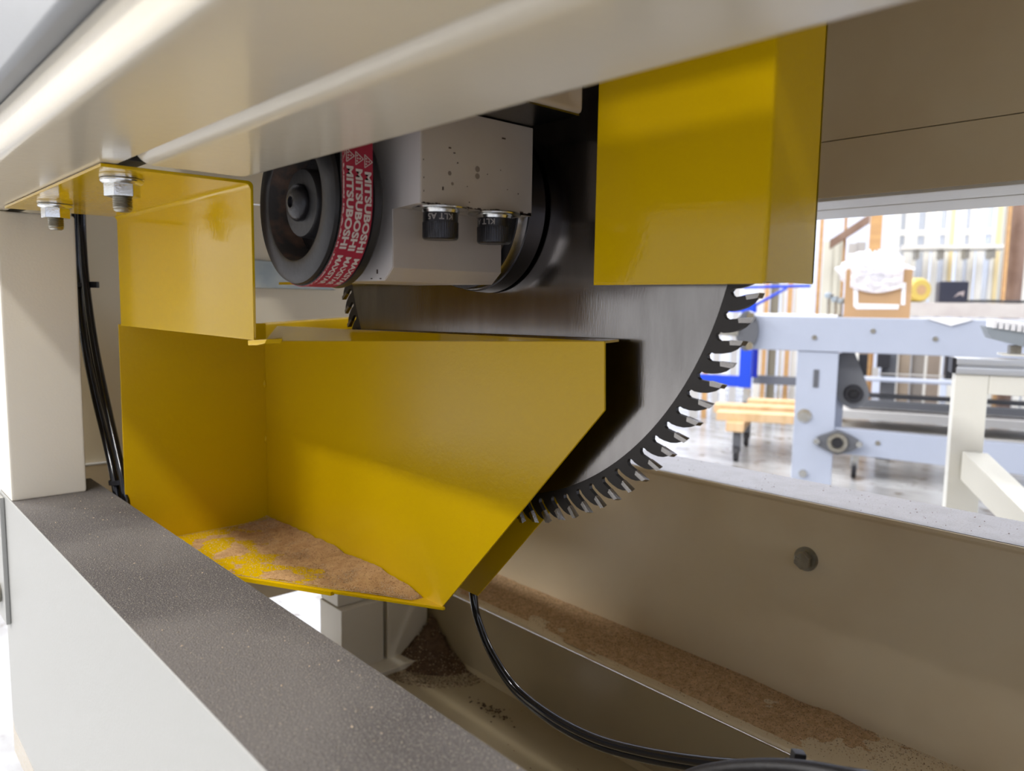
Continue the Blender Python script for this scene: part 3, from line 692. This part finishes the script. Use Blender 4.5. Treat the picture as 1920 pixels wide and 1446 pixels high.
pine = mat('pine_wood', (0.60, 0.36, 0.15), 0.6, col2=(0.52, 0.30, 0.13), nscale=6, stretch=(1, 1, 6))
pinel = mat('pale_pine', (0.74, 0.52, 0.30), 0.6, col2=(0.62, 0.40, 0.20), nscale=5, stretch=(6, 1, 1))
logm = mat('worn_brown_timber', (0.32, 0.22, 0.17), 0.7, col2=(0.18, 0.11, 0.08), nscale=7, stretch=(1, 1, .6))
card = mat('cardboard', (0.50, 0.31, 0.16), 0.8)
whitep = mat('white_paper', (0.88, 0.88, 0.90), 0.7)
bagm = mat('clear_plastic_bag', (0.86, 0.84, 0.88), 0.12, bump=1.0, bscale=30, alpha=0.8)
aluf = mat('aluminium_profile', (0.62, 0.65, 0.70), 0.3, 0.6)
creamw = mat('ivory_machine_paint', (0.84, 0.83, 0.76), 0.35)
greyl = mat('pale_grey_board', (0.52, 0.51, 0.50), 0.5)
brassm = mat('yellow_vinyl', (0.60, 0.45, 0.10), 0.35)
frame_w = mat('white_window_frame', (0.80, 0.79, 0.74), 0.4)
glassm = mat('window_glass', (0.72, 0.76, 0.82), 0.12, 0.5)
ylit = mat('yellow_lit_mullion', (0.80, 0.66, 0.36), 0.5)  # yellow light on the window mullions, put into the colour

# conveyor bench
cb = gthing('conveyor_bench', 'long blue grey steel conveyor bench with a black bearing on its lower rail', 'bench', 0.3, 3.1, FL)
obj('top_rail', GB().box(-.318, 1.9, 3.0, 3.06, -.160, -.034), bluegrey, cb, bevel=.004)
obj('bench_top', GB().box(-.30, 1.9, 3.06, 3.95, -.060, -.040), mat('grey_bench_top', (0.36, 0.35, 0.35), 0.3, col2=(.46, .43, .40), nscale=5), cb)
obj('top_rail', GB().box(-.318, 1.9, 3.95, 4.0, -.160, -.036), bluegrey, cb)
lg = GB().box(-.128, .012, 3.005, 3.085, FL, -.161)
obj('leg', lg, bluegrey, cb, bevel=.004)
obj('leg', GB().box(1.5, 1.64, 3.005, 3.085, FL, -.161), bluegrey, cb, bevel=.004)
obj('leg', GB().box(-.128, .012, 3.90, 3.99, FL, -.161), bluegrey, cb, bevel=.004)
obj('slot', gbox(GB(), (1526, 693), (1534, 727), 3.002, 3.006), darkgrey, cb)
a, z = G(1508, 780, 3.0); obj('leg_bolt', GB().lathe([(0, .026), (.004, .026), (.0045, .014), (.014, .014)], (a, 3.005, z), (0, -1, 0), 20), zinc, cb)
a, z = G(1505, 888, 3.0); obj('leg_bolt', GB().lathe([(0, .016), (.010, .014)], (a, 3.005, z), (0, -1, 0), 20), zinc, cb)
obj('lower_rail', GB().prism([(.012, -.436), (1.6, -.470), (1.6, -.590), (.012, -.528)], 'y', 3.01, 3.06), bluegrey, cb, bevel=.003)
a, z = G(1570, 829, 3.0)
pts = [(a + .082 * math.cos(k * PI / 12) * (1 if abs(math.cos(k * PI / 12)) > .5 else .9), z + .046 * math.sin(k * PI / 12) * (1 - .45 * abs(math.cos(k * PI / 12)))) for k in range(24)]
bf = obj('flange_bearing', GB().prism(pts, 'y', 2.985, 3.009), darkgrey, cb, bevel=.003)
obj('bearing_ring', GB().lathe([(0, .036), (.012, .034), (.013, .022), (.004, .020)], (a, 2.985, z), (0, -1, 0), 28), oldzinc, bf)
obj('shaft_bore', GB().lathe([(0, .019), (.0002, .019)], (a, 2.980, z), (0, -1, 0), 24), blackm, bf)
for sx in (-.070, .072): obj('bolt', GB().lathe([(0, .013), (.010, .011)], (a + sx, 2.985, z), (0, -1, 0), 14), zinc, bf)
for px, py in ((1637, 621), (1754, 636), (1527, 633), (1646, 832)):
    a2, z2 = G(px, py, 3.0); obj('rail_bolt', GB().lathe([(0, .009), (.004, .008)], (a2, 3.0 if py < 800 else 3.01, z2), (0, -1, 0), 12), oldzinc, cb)
a, z = G(1402, 620, 3.0)
pts = [(a + .075 * math.sin(k * PI / 12) * .55, z + .075 * math.cos(k * PI / 12)) for k in range(24)]
eb = obj('end_bearing', GB().prism(pts, 'y', 2.970, 2.999), darkgrey, cb, bevel=.003)
obj('shaft_end', GB().cyl((a - .03, 2.985, z), (a - .10, 2.985, z + .005), .024, 18), oldzinc, eb)
for sz in (-.055, .055): obj('bolt', GB().lathe([(0, .017), (.014, .014)], (a + .012, 2.970, z + sz), (0, -1, 0), 14), zinc, eb)
# folding arm behind the leg
ar = GB(); (a0, z0), (a1, z1) = G(1572, 664, 3.1), G(1600, 738, 3.1)
d = Vector((a1 - a0, z1 - z0)).normalized(); nn = Vector((-d.y, d.x)) * .055
arc = [(a1 + .055 * math.cos(math.atan2(nn.y, nn.x) - k * PI / 8), z1 + .055 * math.sin(math.atan2(nn.y, nn.x) - k * PI / 8)) for k in range(9)]
ar.prism([(a0 + nn.x, z0 + nn.y)] + arc + [(a0 - nn.x, z0 - nn.y)], 'y', 3.09, 3.12)
am = obj('swing_arm', ar, mat('arm_grey', (0.16, 0.165, 0.18), .4), cb, bevel=.003)
obj('arm_pivot', GB().lathe([(0, .034), (.012, .030), (.013, .018), (.002, .016)], (a1, 3.088, z1), (0, -1, 0), 24), blackm, am)
obj('brace', GB().prism([G(1540, 752, 3.1), G(1556, 752, 3.1), G(1590, 708, 3.1), G(1584, 695, 3.1), G(1562, 700, 3.1), G(1545, 720, 3.1)], 'y', 3.13, 3.17), darkgrey, cb)
obj('brace_plate', gbox(GB(), (1548, 722), (1578, 806), 3.12, 3.15), bluegrey, cb)

# roller machine behind, dark beams and pale boards
rm = gthing('roller_conveyor', 'dark grey conveyor with pale boards lying low behind the blue grey bench', 'conveyor', .8, 4.6, FL)
obj('upper_rail', gbox(GB(), (1612, 714), (2150, 736), 4.5, 4.7), bluegrey, rm)
obj('dark_beam', gbox(GB(), (1600, 738), (2150, 775), 4.55, 4.65), mat('charcoal_paint', (.075, .078, .088), .45), rm)
obj('dark_beam', gbox(GB(), (1590, 762), (2150, 782), 4.45, 4.52), mat('charcoal_paint_pale', (.12, .125, .14), .45), rm)
obj('board', gbox(GB(), (1570, 784), (2150, 805), 4.40, 4.8), greyl, rm)
obj('board', gbox(GB(), (1570, 806), (2150, 846), 4.38, 4.8), mat('pale_board', (.66, .64, .60), .5), rm)
for px in (1603, 1850, 2050):
    a, z = G(px, 848, 4.4); cs = obj('caster', GB().cyl((a - .012, 4.42, FL + .045), (a + .012, 4.42, FL + .045), .045, 20), blackm, rm)
    obj('caster_fork', GB().box(a - .02, a + .02, 4.40, 4.46, FL + .05, z + .03), zinc, cs)
obj('crossbar', gbox(GB(), (1640, 700), (1790, 708), 5.0, 5.06), greyl, rm)
obj('end_post', gbox(GB(), (1636, 690), (1646, 716), 5.0, 5.06), greyl, rm)
obj('support', gbox(GB(), (1608, 664), (1625, 712), 5.0, 5.1), blackm, rm)
obj('support', gbox(GB(), (1646, 664), (1668, 690), 5.0, 5.1), blackm, rm)
obj('support', gbox(GB(), (1775, 664), (1794, 712), 5.0, 5.1), blackm, rm)
obj('support', gbox(GB(), (1600, 664), (1608, 700), 4.9, 5.0), frame_w, rm)

# workbench far side with clutter
wb = gthing('workbench', 'pinkish grey far workbench top seen just above the conveyor bench', 'bench', .8, 5.2, FL)
a0, z0 = G(1655, 566, 5.0)
obj('bench_top', GB().box(a0 - .04, 2.4, 5.0, 5.9, z0 - .08, z0), mat('worn_bench', (.50, .44, .42), .5, col2=(.60, .56, .52), nscale=6), wb)
for aa in (a0 + .02, 1.2, 2.2): obj('leg', GB().box(aa, aa + .08, 5.05, 5.13, FL, z0 - .081), darkgrey, wb)
zb = z0
a, z = G(1786, 548, 5.2)
bx = gthing('tool_box', 'small black box standing on the far workbench', 'box', a, 5.2, zb)
obj('body', GB().box(a - .075, a + .075, 5.15, 5.35, zb + .001, zb + .125), mat('dark_blue_black', (.02, .022, .04), .4), bx, bevel=.008)
obj('logo_patch', GB().prism([(a + .0, zb + .03), (a + .035, zb + .05), (a + .05, zb + .035), (a + .055, zb + .07), (a + .025, zb + .06)], 'y', 5.147, 5.150), mat('faded_mark', (.35, .3, .3), .5), bx)
cpts = [gw(*v) for v in ((a + .06, 5.12, zb + .010), (a + .16, 5.08, zb + .012), (a + .28, 5.05, zb + .010), (a + .40, 5.10, zb + .012), (a + .47, 5.04, zb + .010), (a + .60, 5.02, zb + .010))]
obj('power_cord', MB().tube(catmull(cpts, 6), .008, 8), blackm, label='thick black cord lying along the far workbench', cat='cord')
a, z = G(1722, 545, 4.9)
yr_ = gthing('tape_roll', 'round yellow roll behind the cardboard box', 'roll', a, 5.2, zb)
obj('roll', GB().lathe([(0, .060), (.02, .072), (.08, .072), (.10, .060)], (a - .01, 5.22, zb + .073), (.5, -1, 0), 32), brassm, yr_)
obj('core', GB().lathe([(-.001, .03), (.101, .03)], (a - .01, 5.22, zb + .073), (.5, -1, 0), 20), card, yr_)

# cardboard box on the conveyor bench
(a0, z0), (a1, z1) = G(1582, 588, 3.1), G(1712, 505, 3.1); zt = -.0395
cbx = gthing('cardboard_box', 'open brown cardboard box with white printed brackets standing on the conveyor bench', 'box', (a0 + a1) / 2, 3.2, zt)
t = .006
obj('front_panel', GB().box(a0, a1, 3.10, 3.10 + t, zt + .0005, z1), card, cbx)
obj('back_panel', GB().box(a0, a1, 3.32, 3.32 + t, zt + .0005, z1), card, cbx)
obj('side_panel', GB().box(a0, a0 + t, 3.106, 3.32, zt + .0005, z1), card, cbx)
obj('side_panel', GB().box(a1 - t, a1, 3.106, 3.32, zt + .0005, z1), card, cbx)
obj('bottom_panel', GB().box(a0 + t, a1 - t, 3.106, 3.32, zt + .0005, zt + .006), card, cbx)
pm = GB()
for p0, p1 in (((1600, 541), (1609, 580)), ((1600, 570), (1686, 580)), ((1689, 530), (1699, 572))): gbox(pm, p0, p1, 3.097, 3.0995)
obj('printed_bracket', GB().prism([G(1600, 541, 3.1), G(1609, 541, 3.1), G(1609, 569, 3.1), G(1686, 571, 3.1), G(1684, 580, 3.1), G(1606, 580, 3.1), G(1600, 574, 3.1)], 'y', 3.0975, 3.0998), whitep, cbx)
obj('printed_bracket', GB().prism([G(1691, 530, 3.1), G(1699, 530, 3.1), G(1697, 572, 3.1), G(1689, 572, 3.1)], 'y', 3.0975, 3.0998), whitep, cbx)
# crumpled plastic liner in the box
def blob(pf, NXb, NYb, seed, amp):
    m = GB(); vs = []; fs = []
    for i in range(NXb + 1):
        for j in range(NYb + 1):
            vs.append(pf(i / NXb, j / NYb))
    for i in range(NXb):
        for j in range(NYb):
            q = i * (NYb + 1) + j; fs.append((q, q + 1, q + NYb + 2, q + NYb + 1))
    return m.add(vs, fs)
def bagf(u, v):
    ph_ = 2 * PI * u; nz = noise.fractal(Vector((math.cos(ph_) * 3, math.sin(ph_) * 3, v * 5)), 1, 2, 4)
    rr = .115 * (1 + .25 * nz) * math.sin(PI * min(1, max(.02, .12 + .86 * v))) ** .6
    return ((a0 + a1) / 2 - .01 + rr * 1.05 * math.cos(ph_), 3.20 + rr * .8 * math.sin(ph_) - .02, z1 - .03 + (v - .3) * .14 + .02 * nz)
obj('plastic_bag', blob(bagf, 60, 24, 3, .1), bagm, label='crumpled clear plastic bag bulging out of the cardboard box', cat='bag')
def flapf(u, v):
    a = a0 + .015 + u * (a1 - a0 - .045); nz = noise.fractal(Vector((u * 6, v * 5, 9)), 1, 2, 4)
    return (a, 3.090 - .006 * nz - .004, z1 + .02 - v * (.085 + .02 * math.sin(u * PI)))
obj('plastic_liner', blob(flapf, 50, 20, 3, .1), bagm, label='crumpled plastic liner folded over the front of the cardboard box', cat='bag')
# papers and small tools
obj('paper_sheet', GB().prism([G(1436, 578, 3.1), (G(1436, 578, 3.1)[0] + .26, G(1436, 578, 3.1)[1])], 'y', 3.06, 3.3) if False else GB().box(-.27, .0, 3.08, 3.28, zt, zt + .012), whitep, label='flat stack of white paper near the left end of the conveyor bench', cat='paper', bevel=.002)
(pa, pz), (pb_, pz2) = G(1740, 590, 2.995), G(1826, 588, 2.995); pc_ = G(1783, 611, 2.995)
hs = GB().add([(pa, 2.995, -.034), (pb_, 2.995, -.034), (pc_[0], 2.993, pc_[1]), (pa, 3.12, -.033), (pb_, 3.12, -.033), (pa, 2.998, -.034)], [(0, 2, 1), (0, 1, 4, 3)])
hp2 = GB().sheet([(pa, 2.994, -.034), (pc_[0], 2.992, pc_[1]), (pb_, 2.994, -.034)], (0, .0012, 0)); hp2.sheet([(pa, 2.994, -.0332), (pb_, 2.994, -.0332), (pb_ - .01, 3.13, -.0332), (pa - .02, 3.13, -.0332)], (0, 0, .0012))
obj('paper_sheet', hp2, whitep, label='white paper sheet with its corner hanging over the bench edge', cat='paper')
for i, (px, hgt) in enumerate(((1552, .075), (1565, .06), (1576, .055))):
    a, z = G(px, 588, 3.2); cl = gthing('clamp', ('tall grey clamp left of the cardboard box', 'middle grey clamp beside the cardboard box', 'short grey clamp touching the cardboard box')[i], 'clamp', a, 3.2, zt, 'small clamps on the bench')
    obj('post', GB().cyl((a, 3.2, zt + .001), (a, 3.2, zt + hgt), .006, 10), oldzinc, cl)
    obj('knob', GB().lathe([(0, .010), (.006, .016), (.016, .016), (.022, .008)], (a, 3.2, zt + hgt), (0, 0, 1), 16), mat('dusty_blue_knob%d' % i, (.30, .36, .42), .4), cl)
    obj('foot', GB().box(a - .02, a + .02, 3.18, 3.22, zt + .0005, zt + .010), oldzinc, cl)

# blue cart frame
bc = gthing('blue_cart', 'bright blue steel cart frame standing behind the bench', 'cart', -.5, 5.7, FL)
(a0, z0), (a1, z1) = G(1392, 560, 5.6), G(1406, 728, 5.6)
obj('post', GB().box(a0, a1 + .004, 5.6, 5.66, z1, z0 + .02), bluep, bc, bevel=.004)
obj('post', gbox(GB(), (1409, 640), (1419, 708), 5.9, 5.95), mat('deep_blue_paint', (.006, .02, .34), .4), bc)
obj('bottom_rail', gbox(GB(), (1240, 698), (1406, 727), 5.61, 5.65), bluep, bc, bevel=.004)
obj('rear_rail', gbox(GB(), (1412, 704), (1500, 724), 6.0, 6.06), mat('slate', (.15, .16, .19), .5), bc)
obj('top_rail', gbox(GB(), (1330, 571), (1418, 586), 5.61, 5.65), bluep, bc)
(a2, z2), (a3, z3) = G(1416, 570, 5.6), G(1475, 540, 5.6)
obj('diagonal_brace', GB().tube([(a2 - .02, 5.63, z2 - .02), (a3, 5.63, z3)], .010, 10), bluep, bc)
(a2, z2), (a3, z3) = G(1395, 539, 5.7), G(1520, 536, 5.7)
obj('handle_bar', GB().tube([(a2, 5.7, z2), (a3, 5.7, z3)], .011, 10), bluep, bc)
a, z = G(1398, 740, 5.6); obj('leg', GB().box(a - .02, a + .03, 5.61, 5.65, z - .05, z1), zinc, bc)
obj('leg', GB().box(a - .02, a + .03, 5.61, 5.65, FL, z - .05), darkgrey, bc)

# wooden dolly
dl = gthing('wooden_dolly', 'low plank dolly on casters standing on the floor behind the blade teeth', 'dolly', -.4, 5.2, FL)
def gpl(pts, d0, d1, z0_, z1_, m_, nm='plank'):
    return obj(nm, GB().prism(pts, 'z', z0_, z1_), m_, dl, bevel=.003)
zd = FL + .235
for i, (ys, xs, xe) in enumerate(((4.55, -.62, .05), (4.72, -.66, .10), (4.89, -.60, .16), (5.06, -.5, .2))):
    gpl([(xs, ys), (xe, ys + .10), (xe, ys + .235), (xs, ys + .135)], 0, 0, zd + (.022 if i in (1, 3) else 0), zd + .05 + (.022 if i in (1, 3) else 0), pinel)
gpl([(-.56, 4.52), (-.46, 4.52), (-.46, 5.2), (-.56, 5.2)], 0, 0, zd - .055, zd - .001, pinel, 'runner')
gpl([(-.12, 4.60), (-.02, 4.60), (-.02, 5.28), (-.12, 5.28)], 0, 0, zd - .055, zd - .001, pinel, 'runner')
for (ca, cd) in ((-.50, 4.58), (-.50, 5.12), (-.06, 4.66), (-.06, 5.2)):
    cs = obj('caster', GB().cyl((ca - .014, cd, FL + .048), (ca + .014, cd, FL + .048), .048, 18), blackm, dl)
    obj('caster_fork', GB().box(ca - .022, ca + .022, cd - .02, cd + .02, FL + .055, zd - .056), darkgrey, cs)

# ivory machine frame at right
im = gthing('ivory_stand', 'ivory painted machine stand with an aluminium profile along its top', 'stand', .45, 1.85, FL)
obj('profile_top', GB().box(.229, 1.2, 1.80, 1.86, -.112, -.0985), aluf, im, bevel=.002)
obj('profile_web', GB().box(.232, 1.2, 1.806, 1.854, -.118, -.112), aluf, im)
obj('profile_top', GB().box(.229, 1.2, 1.80, 1.86, -.131, -.118), aluf, im, bevel=.002)
obj('end_cap', GB().box(.222, .229, 1.80, 1.86, -.130, -.099), blackm, im)
obj('post', GB().box(.230, .290, 1.805, 1.855, FL, -.131), creamw, im, bevel=.002)
obj('header', GB().box(.290, 1.2, 1.805, 1.855, -.171, -.131), creamw, im, bevel=.002)
obj('post', GB().box(1.14, 1.2, 1.805, 1.855, FL, -.171), creamw, im, bevel=.002)
(a0, z0), (a1, z1) = G(1798, 838, 1.75), G(1935, 985, 1.62)
dv = Vector((.16, -.30, -.15))
p0 = Vector((.252, 1.80, -.290)); db = GB(); e = Vector((.046, 0, .0)); h = Vector((0, 0, -.060))
db.add([p0, p0 + e, p0 + h, p0 + e + h, p0 + dv, p0 + dv + e, p0 + dv + h, p0 + dv + e + h], [(0, 1, 3, 2), (4, 6, 7, 5), (0, 4, 5, 1), (2, 3, 7, 6), (0, 2, 6, 4), (1, 5, 7, 3)])
obj('outrigger', db, creamw, im, bevel=.002)
pd = gthing('cable_chain', 'grey carriage with a white ribbed chain mounted on the ivory stand', 'carriage', .40, 1.83, -.097)
obj('foot_plate', gbox(GB(), (1880, 664), (1990, 671), 1.80, 1.86), creamw, pd)
obj('stud', gbox(GB(), (1895, 648), (1915, 664), 1.81, 1.84), oldzinc, pd)
(a0, z0), (a1, z1) = G(1846, 612, 1.8), G(1990, 655, 1.8)
obj('carriage_plate', GB().prism([(a0, z0), (a0 + .16, z0 - .022), (a0 + .16, z0 - .062), (a0 + .012, z0 - .024)], 'y', 1.79, 1.86), mat('carriage_grey', (.30, .34, .38), .4), pd)
for k in range(12):
    obj('link', GB().box(a0 + .012 + k * .0105, a0 + .019 + k * .0105, 1.785, 1.86, z0 - .003 - k * .0015, z0 + .014 - k * .0012), whitep, pd, bevel=.001)

# rear wall, studs, racks of frames
obj('wall_back', GB().box(-9, 8, 8.6, 8.7, FL, 4.1), wallm, kind='structure', smooth=False)
def stud(p0, p1, d, m_, lab, nm='timber_stud', dd=.09, grp='upright timber studs', mm=None):
    (a0, z0), (a1, z1) = G(*p0, d), G(*p1, d)
    m = GB().box(a0, a1, d, d + dd, FL, 3.2)
    obj(nm, m, m_, label=lab, cat='timber', group=grp)
stud((1533, 500), (1546, 400), 6.6, pine, 'thin pine stud beside the edge of the yellow guard')
stud((1578, 500), (1590, 400), 6.8, pine, 'pine stud crossed by the sloping brace')
stud((1627, 500), (1656, 400), 6.4, pine, 'widest pine stud rising behind the cardboard box')
lg_ = GB(); (a0, z0), (a1, z1) = G(1890, 500, 6.0), G(1914, 500, 6.0); ac = (a0 + a1) / 2
lg_.lathe([(0, .052), (1.2, .050), (2.2, .049), (3.9, .047)], (ac, 6.05, FL), (.012, 0, 1), 24)
obj('round_post', lg_, logm, label='round worn brown timber post at the right edge', cat='post')
stud((1880, 560), (1889, 500), 5.88, pine, 'short orange timber leaning against the round brown post')
(a0, z0), (a1, z1) = G(1556, 450, 6.7), G(1632, 400, 6.7)
obj('sloping_brace', GB().prism([(a0, z0), (a0, z0 - .07), (a1, z1 - .07), (a1, z1)], 'y', 6.7, 6.79), logm, label='brown sloping timber brace between the studs', cat='timber')
# pale leaning panels
pan_c = mat('leaning_panel', (.66, .66, .58), .5)
for i, (x0, x1, y0, m_) in enumerate(((1545, 1556, 452, pan_c), (1557, 1568, 446, pan_c), (1569, 1578, 446, pan_c), (1591, 1600, 455, greyl), (1605, 1618, 452, greyl))):
    (a0, z0), (a1, z1) = G(x0, y0, 7.0), G(x1, 560, 7.0)
    obj('leaning_panel', GB().box(a0, a1, 7.0 + .02 * i, 7.018 + .02 * i, FL, z0), m_, label=('first pale panel right of the thin stud', 'second pale panel right of the thin stud', 'pale panel touching the crossed stud', 'narrow grey panel right of the crossed stud', 'wider grey panel left of the widest stud')[i], cat='panel', group='panels leaning between the studs', bevel=.003)
# stored window frames
frames = [(1668, 1700), (1702, 1738), (1742, 1776), (1790, 1822), (1826, 1862), (1864, 1886), (1915, 1945)]
labs = ['stored white frame nearest the widest stud', 'stored white frame above the right side of the cardboard box', 'stored white frame behind the yellow roll', 'stored white frame behind the black box', 'leaning white frame over the black cord', 'stored white frame beside the brown post', 'stored white frame beyond the brown post']
for i, (x0, x1) in enumerate(frames):
    (a0, z0), (a1, z1) = G(x0, 560, 7.4), G(x1, 560, 7.4); d0 = 7.4 + .05 * (i % 2); fw = .045
    wfm = gthing('window_frame', labs[i], 'window', (a0 + a1) / 2, d0, FL, 'stored window frames')
    obj('stile', GB().box(a0, a0 + fw, d0, d0 + .05, FL, 1.5), frame_w, wfm); obj('stile', GB().box(a1 - fw, a1, d0, d0 + .05, FL, 1.5), frame_w, wfm)
    for zz in (-.05, .62, 1.455): obj('crossbar', GB().box(a0 + fw, a1 - fw, d0, d0 + .05, zz, zz + fw), frame_w, wfm)
    obj('pane', GB().box(a0 + fw, a1 - fw, d0 + .02, d0 + .03, FL + .1, 1.455), glassm, wfm)
    if i in (2, 4): obj('lit_mullion_strip', GB().box(a1 - .012, a1 + .018, d0 - .012, d0 - .001, .0, 1.2), ylit, wfm)  # strip coloured as the yellow-lit edge of the frame
sh = gthing('wall_shelf', 'long white shelf crossing in front of the stored window frames', 'shelf', 1.2, 7.1, .5)
(a0, z0), (a1, z1) = G(1690, 462, 7.0), G(1886, 462, 7.0)
obj('board', GB().box(a0, a1, 6.9, 7.25, z0 - .03, z0), frame_w, sh)
for k in range(4): obj('bracket', GB().box(a0 + .1 + k * (a1 - a0 - .2) / 3, a0 + .13 + k * (a1 - a0 - .2) / 3, 6.95, 7.2, z0 - .10, z0 - .031), oldzinc, sh)
# narrow boards low behind the bench
BL = ['grey board hidden furthest left behind the saw blade', 'pine board hidden behind the rim of the saw blade', 'grey board just left of the blue cart rail, behind the blade teeth',
      'white board just left of the blue cart post', 'grey board directly left of the blue cart post', 'white board directly right of the blue cart post', 'thin pine board second right of the blue cart post',
      'dark olive board standing above the dolly', 'thin white board right of the dark olive board', 'pine board right of the dark olive board', 'white board touching the square bench leg on its left',
      'pine board just right of the grey swing arm, under the bench', 'first grey plank under the conveyor bench right of the arm', 'tan plank under the middle of the conveyor bench',
      'second grey plank under the conveyor bench', 'tan plank nearest the ivory stand, under the bench']
k = 0
for (x0, x1, m_) in ((1300, 1316, greyl), (1322, 1332, pine), (1340, 1352, greyl), (1358, 1368, frame_w), (1374, 1386, greyl), (1418, 1430, frame_w), (1433, 1442, pine), (1444, 1460, mat('olive_board', (.22, .20, .15), .6)), (1464, 1472, frame_w), (1476, 1486, pine), (1488, 1500, frame_w), (1612, 1640, pine), (1664, 1690, mat('grey_plank', (.30, .27, .24), .7)), (1694, 1716, mat('tan_plank', (.42, .34, .26), .7)), (1720, 1744, mat('grey_plank2', (.34, .31, .28), .7)), (1748, 1772, mat('tan_plank2', (.40, .33, .27), .7))):
    (a0, z0), (a1, z1) = G(x0, 560, 6.2), G(x1, 560, 6.2)
    obj('stored_board', GB().box(a0, a1, 6.2 + .03 * (k % 3), 6.225 + .03 * (k % 3), FL, .26 if x0 < 1560 else -.12), m_, label=BL[k], cat='board', group='boards standing behind the benches'); k += 1
